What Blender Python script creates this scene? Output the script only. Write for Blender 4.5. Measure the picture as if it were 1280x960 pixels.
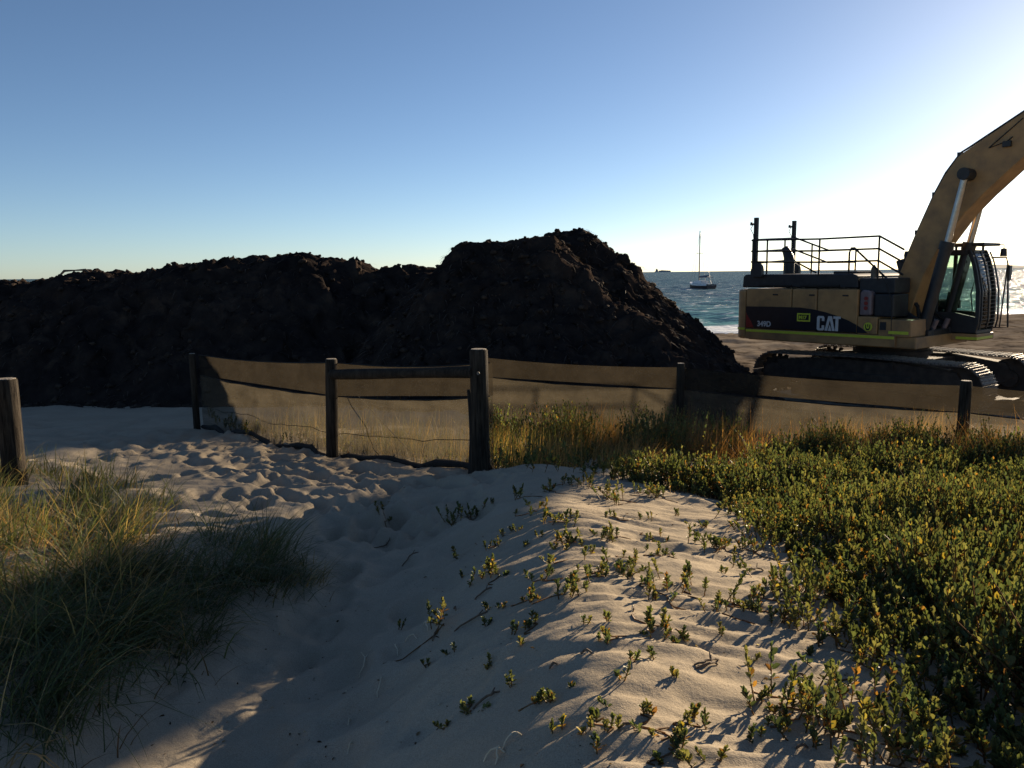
import bpy, bmesh, math, random
import numpy as np
from mathutils import Vector, Matrix

for o in list(bpy.data.objects):
    bpy.data.objects.remove(o)
scene = bpy.context.scene
COL = scene.collection
R_ = math.radians
rng = np.random.default_rng(7)
random.seed(7)

# ------------------------------------------------------------------ camera
EYE = 3.6                                  # metres above the sea
FPX = 1020.0                               # focal length in pixels of a 1280 wide frame
PITCH = math.atan((480 - 341.6) / FPX)
ROLL = R_(-0.65)
cd = bpy.data.cameras.new('camera')
cd.sensor_width = 36.0
cd.lens = 36.0 * FPX / 1280.0
cd.clip_start = 0.05
cd.clip_end = 40000
cam = bpy.data.objects.new('camera', cd)
COL.objects.link(cam)
cF = Vector((0, math.cos(PITCH), -math.sin(PITCH)))
cX = Vector((1, 0, 0))
cU = cX.cross(cF)
rx = cX * math.cos(ROLL) + cU * math.sin(ROLL)
ux = cU * math.cos(ROLL) - cX * math.sin(ROLL)
m3 = Matrix((rx, ux, -cF)).transposed()
cam.matrix_world = Matrix.Translation((0, 0, EYE)) @ m3.to_4x4()
scene.camera = cam

# ------------------------------------------------------------------ sky, sun, exposure
SUN_AZ, SUN_EL = R_(40), R_(12)          # to the right of straight ahead, above the horizon
w = bpy.data.worlds.new('World')
scene.world = w
w.use_nodes = True
nt = w.node_tree
bg = nt.nodes['Background']
sky = nt.nodes.new('ShaderNodeTexSky')
sky.sky_type = 'NISHITA'
sky.sun_disc = False
sky.sun_elevation = SUN_EL
sky.sun_rotation = SUN_AZ
sky.air_density = 0.62
sky.dust_density = 0.22
sky.ozone_density = 2.2
nt.links.new(sky.outputs[0], bg.inputs[0])
bg.inputs[1].default_value = 0.05
sl = bpy.data.lights.new('sun', 'SUN')
sl.energy = 5.0
sl.angle = R_(0.6)
sl.color = (1.0, 0.80, 0.56)
so = bpy.data.objects.new('sun', sl)
COL.objects.link(so)
sund = Vector((math.sin(SUN_AZ) * math.cos(SUN_EL), math.cos(SUN_AZ) * math.cos(SUN_EL), math.sin(SUN_EL)))
so.rotation_euler = sund.to_track_quat('Z', 'Y').to_euler()
so.location = sund * 60
scene.view_settings.view_transform = 'Standard'
scene.view_settings.look = 'None'
scene.view_settings.gamma = 1.0
scene.view_settings.exposure = 1.36
scene.cycles.max_bounces = 8
scene.cycles.transparent_max_bounces = 16

# ------------------------------------------------------------------ noise
def _h(ix, iy, seed):
    n = (ix.astype(np.int64) * 374761393 + iy.astype(np.int64) * 668265263 + seed * 1442695041) & 0x7fffffff
    n = ((n ^ (n >> 13)) * 1274126177) & 0x7fffffff
    return ((n ^ (n >> 16)) & 0xffff) / 65535.0

def vnoise(x, y, seed=0):
    """gradient noise, about -1..1"""
    x = np.asarray(x, float); y = np.asarray(y, float)
    ix = np.floor(x); iy = np.floor(y)
    fx = x - ix; fy = y - iy
    u = fx * fx * fx * (fx * (fx * 6 - 15) + 10)
    v = fy * fy * fy * (fy * (fy * 6 - 15) + 10)
    def g(dx, dy):
        a = _h(ix + dx, iy + dy, seed) * 2 * math.pi
        return np.cos(a) * (fx - dx) + np.sin(a) * (fy - dy)
    n0 = g(0, 0) * (1 - u) + g(1, 0) * u
    n1 = g(0, 1) * (1 - u) + g(1, 1) * u
    return (n0 * (1 - v) + n1 * v) * 1.5

def fbm(x, y, seed=0, octv=4, gain=0.5):
    s = 0.0; a = 1.0; k = 1.0
    for i in range(octv):
        s = s + a * vnoise(x * k + 17.3 * i, y * k - 9.1 * i, seed + i * 7)
        a *= gain; k *= 2.03
    return s

def sst(e0, e1, v):
    t = np.clip((v - e0) / (e1 - e0), 0, 1)
    return t * t * (3 - 2 * t)

# ------------------------------------------------------------------ mesh helpers
def link(name, me, mat=None, parent=None, smooth=False):
    o = bpy.data.objects.new(name, me)
    COL.objects.link(o)
    if mat is not None and len(me.materials) == 0:
        me.materials.append(mat)
    if parent is not None:
        o.parent = parent
    if smooth:
        me.polygons.foreach_set('use_smooth', np.ones(len(me.polygons), dtype=bool))
    return o

def np_mesh(name, V, Q, cols=None):
    """mesh from numpy vertices and equal-sized faces"""
    V = np.asarray(V, np.float32); Q = np.asarray(Q, np.int32)
    me = bpy.data.meshes.new(name)
    n, k = Q.shape
    me.vertices.add(len(V)); me.vertices.foreach_set('co', V.ravel())
    me.loops.add(n * k); me.loops.foreach_set('vertex_index', Q.ravel())
    me.polygons.add(n)
    me.polygons.foreach_set('loop_start', np.arange(0, n * k, k, dtype=np.int32))
    me.polygons.foreach_set('loop_total', np.full(n, k, dtype=np.int32))
    if cols is not None:
        a = me.color_attributes.new('Col', 'FLOAT_COLOR', 'POINT')
        c = np.ones((len(V), 4), np.float32); c[:, :3] = cols
        a.data.foreach_set('color', c.ravel())
    me.update(calc_edges=True)
    return me

def tag(o, label=None, cat=None, group=None, kind=None):
    if label: o['label'] = label
    if cat: o['category'] = cat
    if group: o['group'] = group
    if kind: o['kind'] = kind
    return o

def empty(name, loc=(0, 0, 0), rz=0.0):
    e = bpy.data.objects.new(name, None)
    e.empty_display_size = 0.2
    COL.objects.link(e)
    e.location = loc
    e.rotation_euler = (0, 0, rz)
    return e

class MB:
    """collects simple solids into one mesh"""
    def __init__(s):
        s.bm = bmesh.new()
    def box(s, c, size, rot=None, bevel=0.0):
        r = bmesh.ops.create_cube(s.bm, size=1.0)
        vs = r['verts']
        M = Matrix.Translation(c) @ (rot.to_4x4() if rot is not None else Matrix.Identity(4)) @ Matrix.Diagonal((*size, 1))
        bmesh.ops.transform(s.bm, matrix=M, verts=vs)
        if bevel > 0:
            es = list({e for v in vs for e in v.link_edges})
            bmesh.ops.bevel(s.bm, geom=es, offset=bevel, segments=2, affect='EDGES', profile=0.6)
        return s
    def span(s, a, b, bevel=0.0):
        a = Vector(a); b = Vector(b)
        return s.box((a + b) / 2, [abs(x) for x in (b - a)], None, bevel)
    def cyl(s, p0, p1, r0, r1=None, seg=16, cap=True):
        p0 = Vector(p0); p1 = Vector(p1); d = p1 - p0
        q = d.to_track_quat('Z', 'Y').to_matrix().to_4x4()
        r = bmesh.ops.create_cone(s.bm, cap_ends=cap, segments=seg, radius1=r0, radius2=r0 if r1 is None else r1, depth=d.length)
        bmesh.ops.transform(s.bm, matrix=Matrix.Translation((p0 + p1) / 2) @ q, verts=r['verts'])
        return s
    def tube(s, pts, r, seg=8, radii=None):
        pts = [Vector(p) for p in pts]
        rings = []
        up = Vector((0.13, 0.21, 0.97)).normalized()
        for i, p in enumerate(pts):
            d = (pts[min(i + 1, len(pts) - 1)] - pts[max(i - 1, 0)]).normalized()
            x = d.cross(up)
            if x.length < 1e-3: x = d.cross(Vector((1, 0, 0)))
            x.normalize(); y = d.cross(x)
            rr = radii[i] if radii is not None else r
            rings.append([s.bm.verts.new(p + (x * math.cos(2 * math.pi * k / seg) + y * math.sin(2 * math.pi * k / seg)) * rr) for k in range(seg)])
        for a, b in zip(rings[:-1], rings[1:]):
            for k in range(seg):
                s.bm.faces.new((a[k], a[(k + 1) % seg], b[(k + 1) % seg], b[k]))
        s.bm.faces.new(list(reversed(rings[0]))); s.bm.faces.new(rings[-1])
        return s
    def prism(s, poly, b0, b1, axis='y'):
        """polygon given in (x,z) pushed along y, or in (x,y) pushed along z"""
        def P(u, v, t): return (u, t, v) if axis == 'y' else (u, v, t)
        A = [s.bm.verts.new(P(u, v, b0)) for u, v in poly]
        B = [s.bm.verts.new(P(u, v, b1)) for u, v in poly]
        n = len(poly)
        s.bm.faces.new(A); s.bm.faces.new(list(reversed(B)))
        for i in range(n):
            s.bm.faces.new((A[(i + 1) % n], A[i], B[i], B[(i + 1) % n]))
        return s
    def build(s, name, mat, parent=None, smooth=False, bevel=0.0):
        bmesh.ops.recalc_face_normals(s.bm, faces=s.bm.faces)
        me = bpy.data.meshes.new(name)
        s.bm.to_mesh(me); s.bm.free()
        o = link(name, me, mat, parent, False)
        if smooth:
            me.polygons.foreach_set('use_smooth', np.ones(len(me.polygons), dtype=bool))
            md = o.modifiers.new('split', 'EDGE_SPLIT'); md.split_angle = R_(38)
        if bevel > 0:
            md = o.modifiers.new('bevel', 'BEVEL'); md.width = bevel; md.segments = 2; md.limit_method = 'ANGLE'; md.angle_limit = R_(30)
        return o

# ------------------------------------------------------------------ materials
def newmat(name):
    m = bpy.data.materials.new(name)
    m.use_nodes = True
    t = m.node_tree
    return m, t, t.nodes['Principled BSDF'], t.nodes['Material Output']

def N(t, typ, **kw):
    n = t.nodes.new(typ)
    for k, v in kw.items():
        if k.startswith('i_'):
            n.inputs[k[2:].replace('_', ' ')].default_value = v
        else:
            setattr(n, k, v)
    return n

def ramp(t, fac, stops):
    r = t.nodes.new('ShaderNodeValToRGB')
    el = r.color_ramp.elements
    while len(el) < len(stops): el.new(0.5)
    for e, (p, c) in zip(el, stops):
        e.position = p; e.color = (*c, 1) if len(c) == 3 else c
    t.links.new(fac, r.inputs[0])
    return r

def noisy(name, c0, c1, scale, rough=0.7, bump=0.0, bscale=None, spec=0.3, metal=0.0, detail=5, coords='Object', c2=None):
    m, t, p, o = newmat(name)
    tc = N(t, 'ShaderNodeTexCoord')
    n = N(t, 'ShaderNodeTexNoise', i_Scale=scale, i_Detail=detail, i_Roughness=0.6)
    t.links.new(tc.outputs[coords], n.inputs['Vector'])
    st = [(0.3, c0), (0.7, c1)] if c2 is None else [(0.25, c0), (0.55, c1), (0.75, c2)]
    r = ramp(t, n.outputs[0], st)
    t.links.new(r.outputs[0], p.inputs['Base Color'])
    p.inputs['Roughness'].default_value = rough
    p.inputs['Specular IOR Level'].default_value = spec
    p.inputs['Metallic'].default_value = metal
    if bump > 0:
        n2 = N(t, 'ShaderNodeTexNoise', i_Scale=bscale or scale * 4, i_Detail=6, i_Roughness=0.65)
        t.links.new(tc.outputs[coords], n2.inputs['Vector'])
        b = N(t, 'ShaderNodeBump', i_Strength=bump, i_Distance=0.02)
        t.links.new(n2.outputs[0], b.inputs['Height'])
        t.links.new(b.outputs[0], p.inputs['Normal'])
    return m

def leafmat(name, rough=0.45, trans=0.35, boost=1.0):
    """leaf colour from the 'Col' attribute, part of the light passes through"""
    m, t, p, o = newmat(name)
    at = N(t, 'ShaderNodeVertexColor', layer_name='Col')
    t.links.new(at.outputs[0], p.inputs['Base Color'])
    p.inputs['Roughness'].default_value = rough
    p.inputs['Specular IOR Level'].default_value = 0.16
    tr = N(t, 'ShaderNodeBsdfTranslucent')
    mx = N(t, 'ShaderNodeMixRGB', blend_type='MULTIPLY')
    mx.inputs[0].default_value = 1.0
    mx.inputs[2].default_value = (1.25 * boost, 1.2 * boost, 0.6 * boost, 1)
    t.links.new(at.outputs[0], mx.inputs[1])
    t.links.new(mx.outputs[0], tr.inputs[0])
    ms = N(t, 'ShaderNodeMixShader')
    ms.inputs[0].default_value = trans
    t.links.new(p.outputs[0], ms.inputs[1]); t.links.new(tr.outputs[0], ms.inputs[2])
    t.links.new(ms.outputs[0], o.inputs[0])
    return m

M = {}
# sand: pale and fine on the dune, brown and littered with weed on the beach
def sandmat():
    m, t, p, o = newmat('sand')
    tc = N(t, 'ShaderNodeTexCoord')
    n1 = N(t, 'ShaderNodeTexNoise', i_Scale=1.3, i_Detail=6, i_Roughness=0.6)
    n2 = N(t, 'ShaderNodeTexNoise', i_Scale=260, i_Detail=3, i_Roughness=0.7)
    n3 = N(t, 'ShaderNodeTexNoise', i_Scale=0.9, i_Detail=8, i_Roughness=0.7)
    for n in (n1, n2, n3): t.links.new(tc.outputs['Object'], n.inputs['Vector'])
    r1 = ramp(t, n1.outputs[0], [(0.3, (0.345, 0.292, 0.218)), (0.7, (0.41, 0.350, 0.265))])
    r2 = ramp(t, n2.outputs[0], [(0.30, (0.55, 0.52, 0.48)), (0.55, (1, 1, 1)), (0.75, (1.18, 1.16, 1.12))])
    mu = N(t, 'ShaderNodeMixRGB', blend_type='MULTIPLY'); mu.inputs[0].default_value = 0.8
    t.links.new(r1.outputs[0], mu.inputs[1]); t.links.new(r2.outputs[0], mu.inputs[2])
    at = N(t, 'ShaderNodeVertexColor', layer_name='Col')       # red: how littered with weed the sand is
    sp = N(t, 'ShaderNodeSeparateColor'); t.links.new(at.outputs[0], sp.inputs[0])
    r3 = ramp(t, n3.outputs[0], [(0.36, (0.045, 0.035, 0.026)), (0.47, (0.17, 0.138, 0.104)), (0.66, (0.27, 0.228, 0.178))])
    mb = N(t, 'ShaderNodeMixRGB'); t.links.new(sp.outputs[0], mb.inputs[0])
    t.links.new(mu.outputs[0], mb.inputs[1]); t.links.new(r3.outputs[0], mb.inputs[2])
    t.links.new(mb.outputs[0], p.inputs['Base Color'])
    p.inputs['Roughness'].default_value = 1.0
    p.inputs['Specular IOR Level'].default_value = 0.0
    b = N(t, 'ShaderNodeBump', i_Strength=0.35, i_Distance=0.004)
    t.links.new(n2.outputs[0], b.inputs['Height'])
    n4 = N(t, 'ShaderNodeTexNoise', i_Scale=38, i_Detail=4, i_Roughness=0.6)
    t.links.new(tc.outputs['Object'], n4.inputs['Vector'])
    b2 = N(t, 'ShaderNodeBump', i_Strength=0.3, i_Distance=0.012)
    t.links.new(n4.outputs[0], b2.inputs['Height']); t.links.new(b.outputs[0], b2.inputs['Normal'])
    fd = N(t, 'ShaderNodeMapRange'); t.links.new(sp.outputs[0], fd.inputs[0]); fd.inputs[3].default_value = 0.32; fd.inputs[4].default_value = 0.04
    t.links.new(fd.outputs[0], b.inputs['Strength']); t.links.new(fd.outputs[0], b2.inputs['Strength'])
    t.links.new(b2.outputs[0], p.inputs['Normal'])
    return m
M['sand'] = sandmat()

def seamat():
    m, t, p, o = newmat('sea_water')
    tc = N(t, 'ShaderNodeTexCoord')
    mp = N(t, 'ShaderNodeMapping'); mp.inputs['Rotation'].default_value = (0, 0, R_(-28)); mp.inputs['Scale'].default_value = (0.45, 1.0, 1)
    t.links.new(tc.outputs['Object'], mp.inputs[0])
    at = N(t, 'ShaderNodeVertexColor', layer_name='Col')       # red: foam, green: shallowness
    sp = N(t, 'ShaderNodeSeparateColor'); t.links.new(at.outputs[0], sp.inputs[0])
    deep = ramp(t, sp.outputs[1], [(0.0, (0.030, 0.068, 0.074)), (0.45, (0.028, 0.100, 0.104)), (1.0, (0.055, 0.185, 0.172))])
    # foam: breakers near the shore and small caps further out
    nf = N(t, 'ShaderNodeTexNoise', i_Scale=1.1, i_Detail=7, i_Roughness=0.68)
    t.links.new(mp.outputs[0], nf.inputs['Vector'])
    ad = N(t, 'ShaderNodeMath', operation='ADD'); t.links.new(sp.outputs[0], ad.inputs[0]); t.links.new(nf.outputs[0], ad.inputs[1])
    rf = ramp(t, ad.outputs[0], [(0.66, (0, 0, 0)), (0.76, (1, 1, 1))])
    mix = N(t, 'ShaderNodeMixRGB'); t.links.new(rf.outputs[0], mix.inputs[0])
    t.links.new(deep.outputs[0], mix.inputs[1]); mix.inputs[2].default_value = (0.74, 0.76, 0.76, 1)
    t.links.new(mix.outputs[0], p.inputs['Base Color'])
    rr = N(t, 'ShaderNodeMapRange'); t.links.new(rf.outputs[0], rr.inputs[0]); rr.inputs[3].default_value = 0.16; rr.inputs[4].default_value = 0.8
    t.links.new(rr.outputs[0], p.inputs['Roughness'])
    p.inputs['IOR'].default_value = 1.33
    p.inputs['Specular IOR Level'].default_value = 0.0
    prev = None
    for sc, st, di in ((0.30, 1.0, 1.6), (1.1, 1.0, 0.5), (4.0, 0.9, 0.12)):
        n = N(t, 'ShaderNodeTexNoise', i_Scale=sc, i_Detail=4, i_Roughness=0.6)
        t.links.new(mp.outputs[0], n.inputs['Vector'])
        b = N(t, 'ShaderNodeBump', i_Strength=st, i_Distance=di)
        t.links.new(n.outputs[0], b.inputs['Height'])
        if prev is not None: t.links.new(prev.outputs[0], b.inputs['Normal'])
        prev = b
    t.links.new(prev.outputs[0], p.inputs['Normal'])
    gl = N(t, 'ShaderNodeBsdfGlossy'); gl.inputs['Roughness'].default_value = 0.22
    t.links.new(prev.outputs[0], gl.inputs['Normal'])
    ms = N(t, 'ShaderNodeMixShader'); ms.inputs[0].default_value = 0.22       # mean reflectance of wind-roughened water at this slant
    t.links.new(p.outputs[0], ms.inputs[1]); t.links.new(gl.outputs[0], ms.inputs[2])
    t.links.new(ms.outputs[0], o.inputs[0])
    return m
M['sea'] = seamat()
M['weed'] = noisy('dried_seaweed', (0.016, 0.0135, 0.013), (0.036, 0.028, 0.024), 2.2, rough=0.95, bump=1.0, bscale=22, spec=0.06, c2=(0.070, 0.050, 0.037))
M['clod'] = noisy('seaweed_clod', (0.018, 0.014, 0.013), (0.045, 0.034, 0.027), 9, rough=0.95, bump=0.9, bscale=40, spec=0.06, c2=(0.085, 0.060, 0.042))
def weedmat():
    m = noisy('dried_seaweed', (0.013, 0.0115, 0.0115), (0.027, 0.022, 0.020), 2.2, rough=0.95, bump=1.0, bscale=22, spec=0.0, c2=(0.050, 0.038, 0.030))
    t = m.node_tree; p = t.nodes['Principled BSDF']
    src = p.inputs['Base Color'].links[0].from_socket
    tc = N(t, 'ShaderNodeTexCoord')
    n = N(t, 'ShaderNodeTexNoise', i_Scale=0.55, i_Detail=5, i_Roughness=0.6); t.links.new(tc.outputs['Object'], n.inputs['Vector'])
    r_ = ramp(t, n.outputs[0], [(0.35, (0.75, 0.77, 0.8)), (0.65, (1.35, 1.25, 1.15))])
    mu = N(t, 'ShaderNodeMixRGB', blend_type='MULTIPLY'); mu.inputs[0].default_value = 1.0
    t.links.new(src, mu.inputs[1]); t.links.new(r_.outputs[0], mu.inputs[2]); t.links.new(mu.outputs[0], p.inputs['Base Color'])
    return m
M['weed'] = weedmat()
def woodmat():
    m, t, p, o = newmat('weathered_wood')
    tc = N(t, 'ShaderNodeTexCoord')
    mp = N(t, 'ShaderNodeMapping'); mp.inputs['Scale'].default_value = (1, 1, 0.06); t.links.new(tc.outputs['Object'], mp.inputs[0])
    n = N(t, 'ShaderNodeTexNoise', i_Scale=60, i_Detail=6, i_Roughness=0.7); t.links.new(mp.outputs[0], n.inputs['Vector'])
    n2 = N(t, 'ShaderNodeTexNoise', i_Scale=5, i_Detail=4); t.links.new(tc.outputs['Object'], n2.inputs['Vector'])
    r1 = ramp(t, n.outputs[0], [(0.36, (0.010, 0.008, 0.007)), (0.48, (0.034, 0.028, 0.022)), (0.72, (0.075, 0.064, 0.052))])
    r2 = ramp(t, n2.outputs[0], [(0.3, (0.6, 0.6, 0.6)), (0.7, (1.2, 1.15, 1.05))])
    mu = N(t, 'ShaderNodeMixRGB', blend_type='MULTIPLY'); mu.inputs[0].default_value = 1.0
    t.links.new(r1.outputs[0], mu.inputs[1]); t.links.new(r2.outputs[0], mu.inputs[2]); t.links.new(mu.outputs[0], p.inputs['Base Color'])
    p.inputs['Roughness'].default_value = 0.9; p.inputs['Specular IOR Level'].default_value = 0.1
    b = N(t, 'ShaderNodeBump', i_Strength=0.9, i_Distance=0.012); t.links.new(n.outputs[0], b.inputs['Height']); t.links.new(b.outputs[0], p.inputs['Normal'])
    return m
M['wood_old'] = noisy('weathered_wood', (0.020, 0.017, 0.014), (0.055, 0.046, 0.036), 9, rough=0.88, bump=0.5, bscale=45, spec=0.2)
M['wood'] = woodmat()
M['woodtop'] = noisy('cut_wood', (0.16, 0.14, 0.11), (0.30, 0.26, 0.21), 22, rough=0.9, bump=0.4, bscale=60)
M['rope'] = noisy('black_hem', (0.012, 0.011, 0.010), (0.03, 0.027, 0.023), 30, rough=0.9)

def clothmat(name, col, through, glow):
    m, t, p, o = newmat(name)
    tc = N(t, 'ShaderNodeTexCoord')
    n = N(t, 'ShaderNodeTexNoise', i_Scale=3.0, i_Detail=6, i_Roughness=0.65)
    t.links.new(tc.outputs['Object'], n.inputs['Vector'])
    r = ramp(t, n.outputs[0], [(0.3, tuple(c * 0.75 for c in col)), (0.7, tuple(c * 1.2 for c in col))])
    t.links.new(r.outputs[0], p.inputs['Base Color'])
    p.inputs['Roughness'].default_value = 0.9
    p.inputs['Specular IOR Level'].default_value = 0.1
    tl = N(t, 'ShaderNodeBsdfTranslucent'); t.links.new(r.outputs[0], tl.inputs[0])
    a = N(t, 'ShaderNodeMixShader'); a.inputs[0].default_value = glow
    t.links.new(p.outputs[0], a.inputs[1]); t.links.new(tl.outputs[0], a.inputs[2])
    tp = N(t, 'ShaderNodeBsdfTransparent')
    # open weave: streaks of slightly denser and looser threads
    wv = N(t, 'ShaderNodeTexNoise', i_Scale=7.0, i_Detail=5, i_Roughness=0.7)
    mpp = N(t, 'ShaderNodeMapping'); mpp.inputs['Scale'].default_value = (1, 1, 9)
    t.links.new(tc.outputs['Object'], mpp.inputs[0]); t.links.new(mpp.outputs[0], wv.inputs['Vector'])
    mr = N(t, 'ShaderNodeMapRange'); t.links.new(wv.outputs[0], mr.inputs[0])
    mr.inputs[1].default_value = 0.3; mr.inputs[2].default_value = 0.7
    mr.inputs[3].default_value = through - 0.07; mr.inputs[4].default_value = through + 0.07
    mp2 = N(t, 'ShaderNodeMapping'); mp2.inputs['Rotation'].default_value = (0.2, R_(35), 0.3); mp2.inputs['Scale'].default_value = (0.6, 0.6, 5)  # diagonal folds, their shading put into the opacity
    w2 = N(t, 'ShaderNodeTexNoise', i_Scale=2.2, i_Detail=4, i_Roughness=0.6)
    t.links.new(tc.outputs['Object'], mp2.inputs[0]); t.links.new(mp2.outputs[0], w2.inputs['Vector'])
    m2 = N(t, 'ShaderNodeMapRange'); t.links.new(w2.outputs[0], m2.inputs[0]); m2.inputs[1].default_value = 0.35; m2.inputs[2].default_value = 0.65; m2.inputs[3].default_value = 0.75; m2.inputs[4].default_value = 1.2
    mm = N(t, 'ShaderNodeMath', operation='MULTIPLY'); t.links.new(mr.outputs[0], mm.inputs[0]); t.links.new(m2.outputs[0], mm.inputs[1])
    mr = mm
    b = N(t, 'ShaderNodeMixShader'); t.links.new(mr.outputs[0], b.inputs[0])
    t.links.new(a.outputs[0], b.inputs[1]); t.links.new(tp.outputs[0], b.inputs[2])
    t.links.new(b.outputs[0], o.inputs[0])
    return m
M['cloth'] = clothmat('shade_cloth', (0.078, 0.066, 0.046), 0.37, 0.5)
M['hemcloth'] = clothmat('shade_cloth_band', (0.029, 0.024, 0.017), 0.26, 0.5)

M['yellow'] = noisy('machine_yellow', (0.16, 0.10, 0.05), (0.33, 0.190, 0.072), 2.4, rough=0.55, c2=(0.40, 0.235, 0.095), detail=9, bump=0.05, bscale=30, spec=0.4)
M['black'] = noisy('black_paint', (0.010, 0.010, 0.011), (0.024, 0.024, 0.025), 6, rough=0.5, spec=0.4)
M['decal'] = noisy('black_decal', (0.007, 0.008, 0.012), (0.012, 0.013, 0.018), 6, rough=0.35, spec=0.5)
M['steel'] = noisy('track_steel', (0.045, 0.038, 0.032), (0.13, 0.11, 0.09), 6, rough=0.6, metal=0.3, bump=0.3, bscale=40, c2=(0.20, 0.17, 0.13))
M['frame'] = noisy('muddy_frame', (0.025, 0.021, 0.017), (0.07, 0.055, 0.042), 5, rough=0.85, bump=0.4, bscale=20)
M['chrome'] = noisy('cylinder_rod', (0.30, 0.29, 0.27), (0.40, 0.38, 0.36), 8, rough=0.3, metal=1.0)
M['rail'] = noisy('rail_paint', (0.010, 0.009, 0.008), (0.020, 0.018, 0.015), 6, rough=0.55)
M['white'] = noisy('white_letter', (0.42, 0.42, 0.41), (0.52, 0.52, 0.50), 9, rough=0.5)
M['red'] = noisy('red_mark', (0.16, 0.018, 0.016), (0.22, 0.03, 0.022), 9, rough=0.45)
M['lime'] = noisy('lime_reflective', (0.42, 0.48, 0.04), (0.50, 0.56, 0.06), 12, rough=0.4)
M['lens'] = noisy('lamp_lens', (0.13, 0.10, 0.105), (0.2, 0.16, 0.16), 10, rough=0.25)
M['hose'] = noisy('rubber_hose', (0.008, 0.008, 0.008), (0.02, 0.02, 0.02), 10, rough=0.6)
M['gelcoat'] = noisy('white_gelcoat', (0.60, 0.61, 0.62), (0.74, 0.75, 0.75), 1.5, rough=0.35)
M['hull'] = noisy('dark_hull', (0.05, 0.035, 0.035), (0.09, 0.06, 0.055), 1.5, rough=0.4)
M['alu'] = noisy('mast_aluminium', (0.16, 0.15, 0.14), (0.24, 0.22, 0.20), 2, rough=0.45, metal=0.4)
M['sail'] = noisy('furled_sail', (0.10, 0.12, 0.16), (0.16, 0.18, 0.22), 3, rough=0.85)
M['ship'] = noisy('ship_hazed', (0.20, 0.21, 0.23), (0.27, 0.28, 0.30), 0.05, rough=0.7)  # hazy grey: the haze of distance is painted into the ship's colour
M['island'] = noisy('far_shore', (0.16, 0.18, 0.17), (0.26, 0.27, 0.25), 0.004, rough=0.95)  # pale grey stands in for the haze in front of the shore

def glassmat():
    m, t, p, o = newmat('cab_glass')
    tp = N(t, 'ShaderNodeBsdfTransparent'); tp.inputs[0].default_value = (0.70, 0.80, 0.77, 1)
    gl = N(t, 'ShaderNodeBsdfGlossy'); gl.inputs['Roughness'].default_value = 0.06
    fr = N(t, 'ShaderNodeFresnel'); fr.inputs[0].default_value = 1.45
    ms = N(t, 'ShaderNodeMixShader')
    t.links.new(fr.outputs[0], ms.inputs[0]); t.links.new(tp.outputs[0], ms.inputs[1]); t.links.new(gl.outputs[0], ms.inputs[2])
    t.links.new(ms.outputs[0], o.inputs[0])
    return m
M['glass'] = glassmat()
M['leaf'] = leafmat('succulent_leaf', 0.5, 0.35)
M['grass'] = leafmat('grass_blade', 0.55, 0.40)
M['strandmat'] = leafmat('weed_ribbon', 0.6, 0.15)
M['stem'] = noisy('plant_stem', (0.10, 0.06, 0.03), (0.22, 0.15, 0.07), 20, rough=0.8)
M['twig'] = noisy('dry_twig', (0.07, 0.045, 0.03), (0.20, 0.15, 0.10), 25, rough=0.85)
M['palestraw'] = noisy('pale_straw', (0.45, 0.38, 0.26), (0.62, 0.54, 0.40), 25, rough=0.8)

# ------------------------------------------------------------------ ground
def shore_s(x, y):
    """metres seaward of the waterline"""
    return (y - (46 + 0.625 * (x - 10.4))) / 1.179

def path_x(y):
    return np.interp(y, [0, 2, 3.5, 5, 6.5, 8, 9.5, 11.5, 14], [-0.45, -0.45, -0.5, -0.75, -1.3, -2.5, -4.2, -6.3, -8.0])

def base_rel(x, y):
    L = np.interp(y, [-20, 0, 6.3, 8.3, 11, 13, 15.5, 18, 22, 60], [-1.5, -1.64, -1.66, -1.86, -2.06, -2.22, -2.42, -2.75, -3.0, -3.1])
    Rr = np.interp(y, [-20, -2, 0, 1.5, 3.0, 4.5, 6.3, 7.6, 9.2, 11, 14, 17, 60], [-1.0, -0.98, -1.0, -1.05, -1.17, -1.31, -1.52, -1.85, -2.15, -2.28, -2.85, -3.1, -3.12])
    sh = np.interp(y, [0, 2.5, 4, 6, 8], [0.0, 0.05, 0.05, 0.1, 0.0])
    k = sst(-1.0, 0.30, x - sh)
    z = L * (1 - k) + Rr * k
    z = z + 0.24 * sst(-1.0, -2.0, x) * (1 - sst(4.2, 6.0, y))             # grassy mound
    z = z - 0.10 * np.clip(x - 0.2, 0, 1.5) * (1 - sst(6.0, 8.0, y)) * k
    z = z - 0.14 * sst(0.0, 1.1, x - np.interp(y, [0, 2, 3, 4, 5, 6], [1.3, 1.2, 1.35, 1.4, 1.25, 0.9])) * (1 - sst(6.0, 8.5, y))
    s = shore_s(x, y)
    z = z + 0.16 * np.exp(-((s + 9) / 4.0) ** 2)
    t = sst(-9, 1.5, s)
    z = z * (1 - t) + (-3.64 - 0.055 * np.clip(s, 0, 90)) * t
    return z

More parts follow.
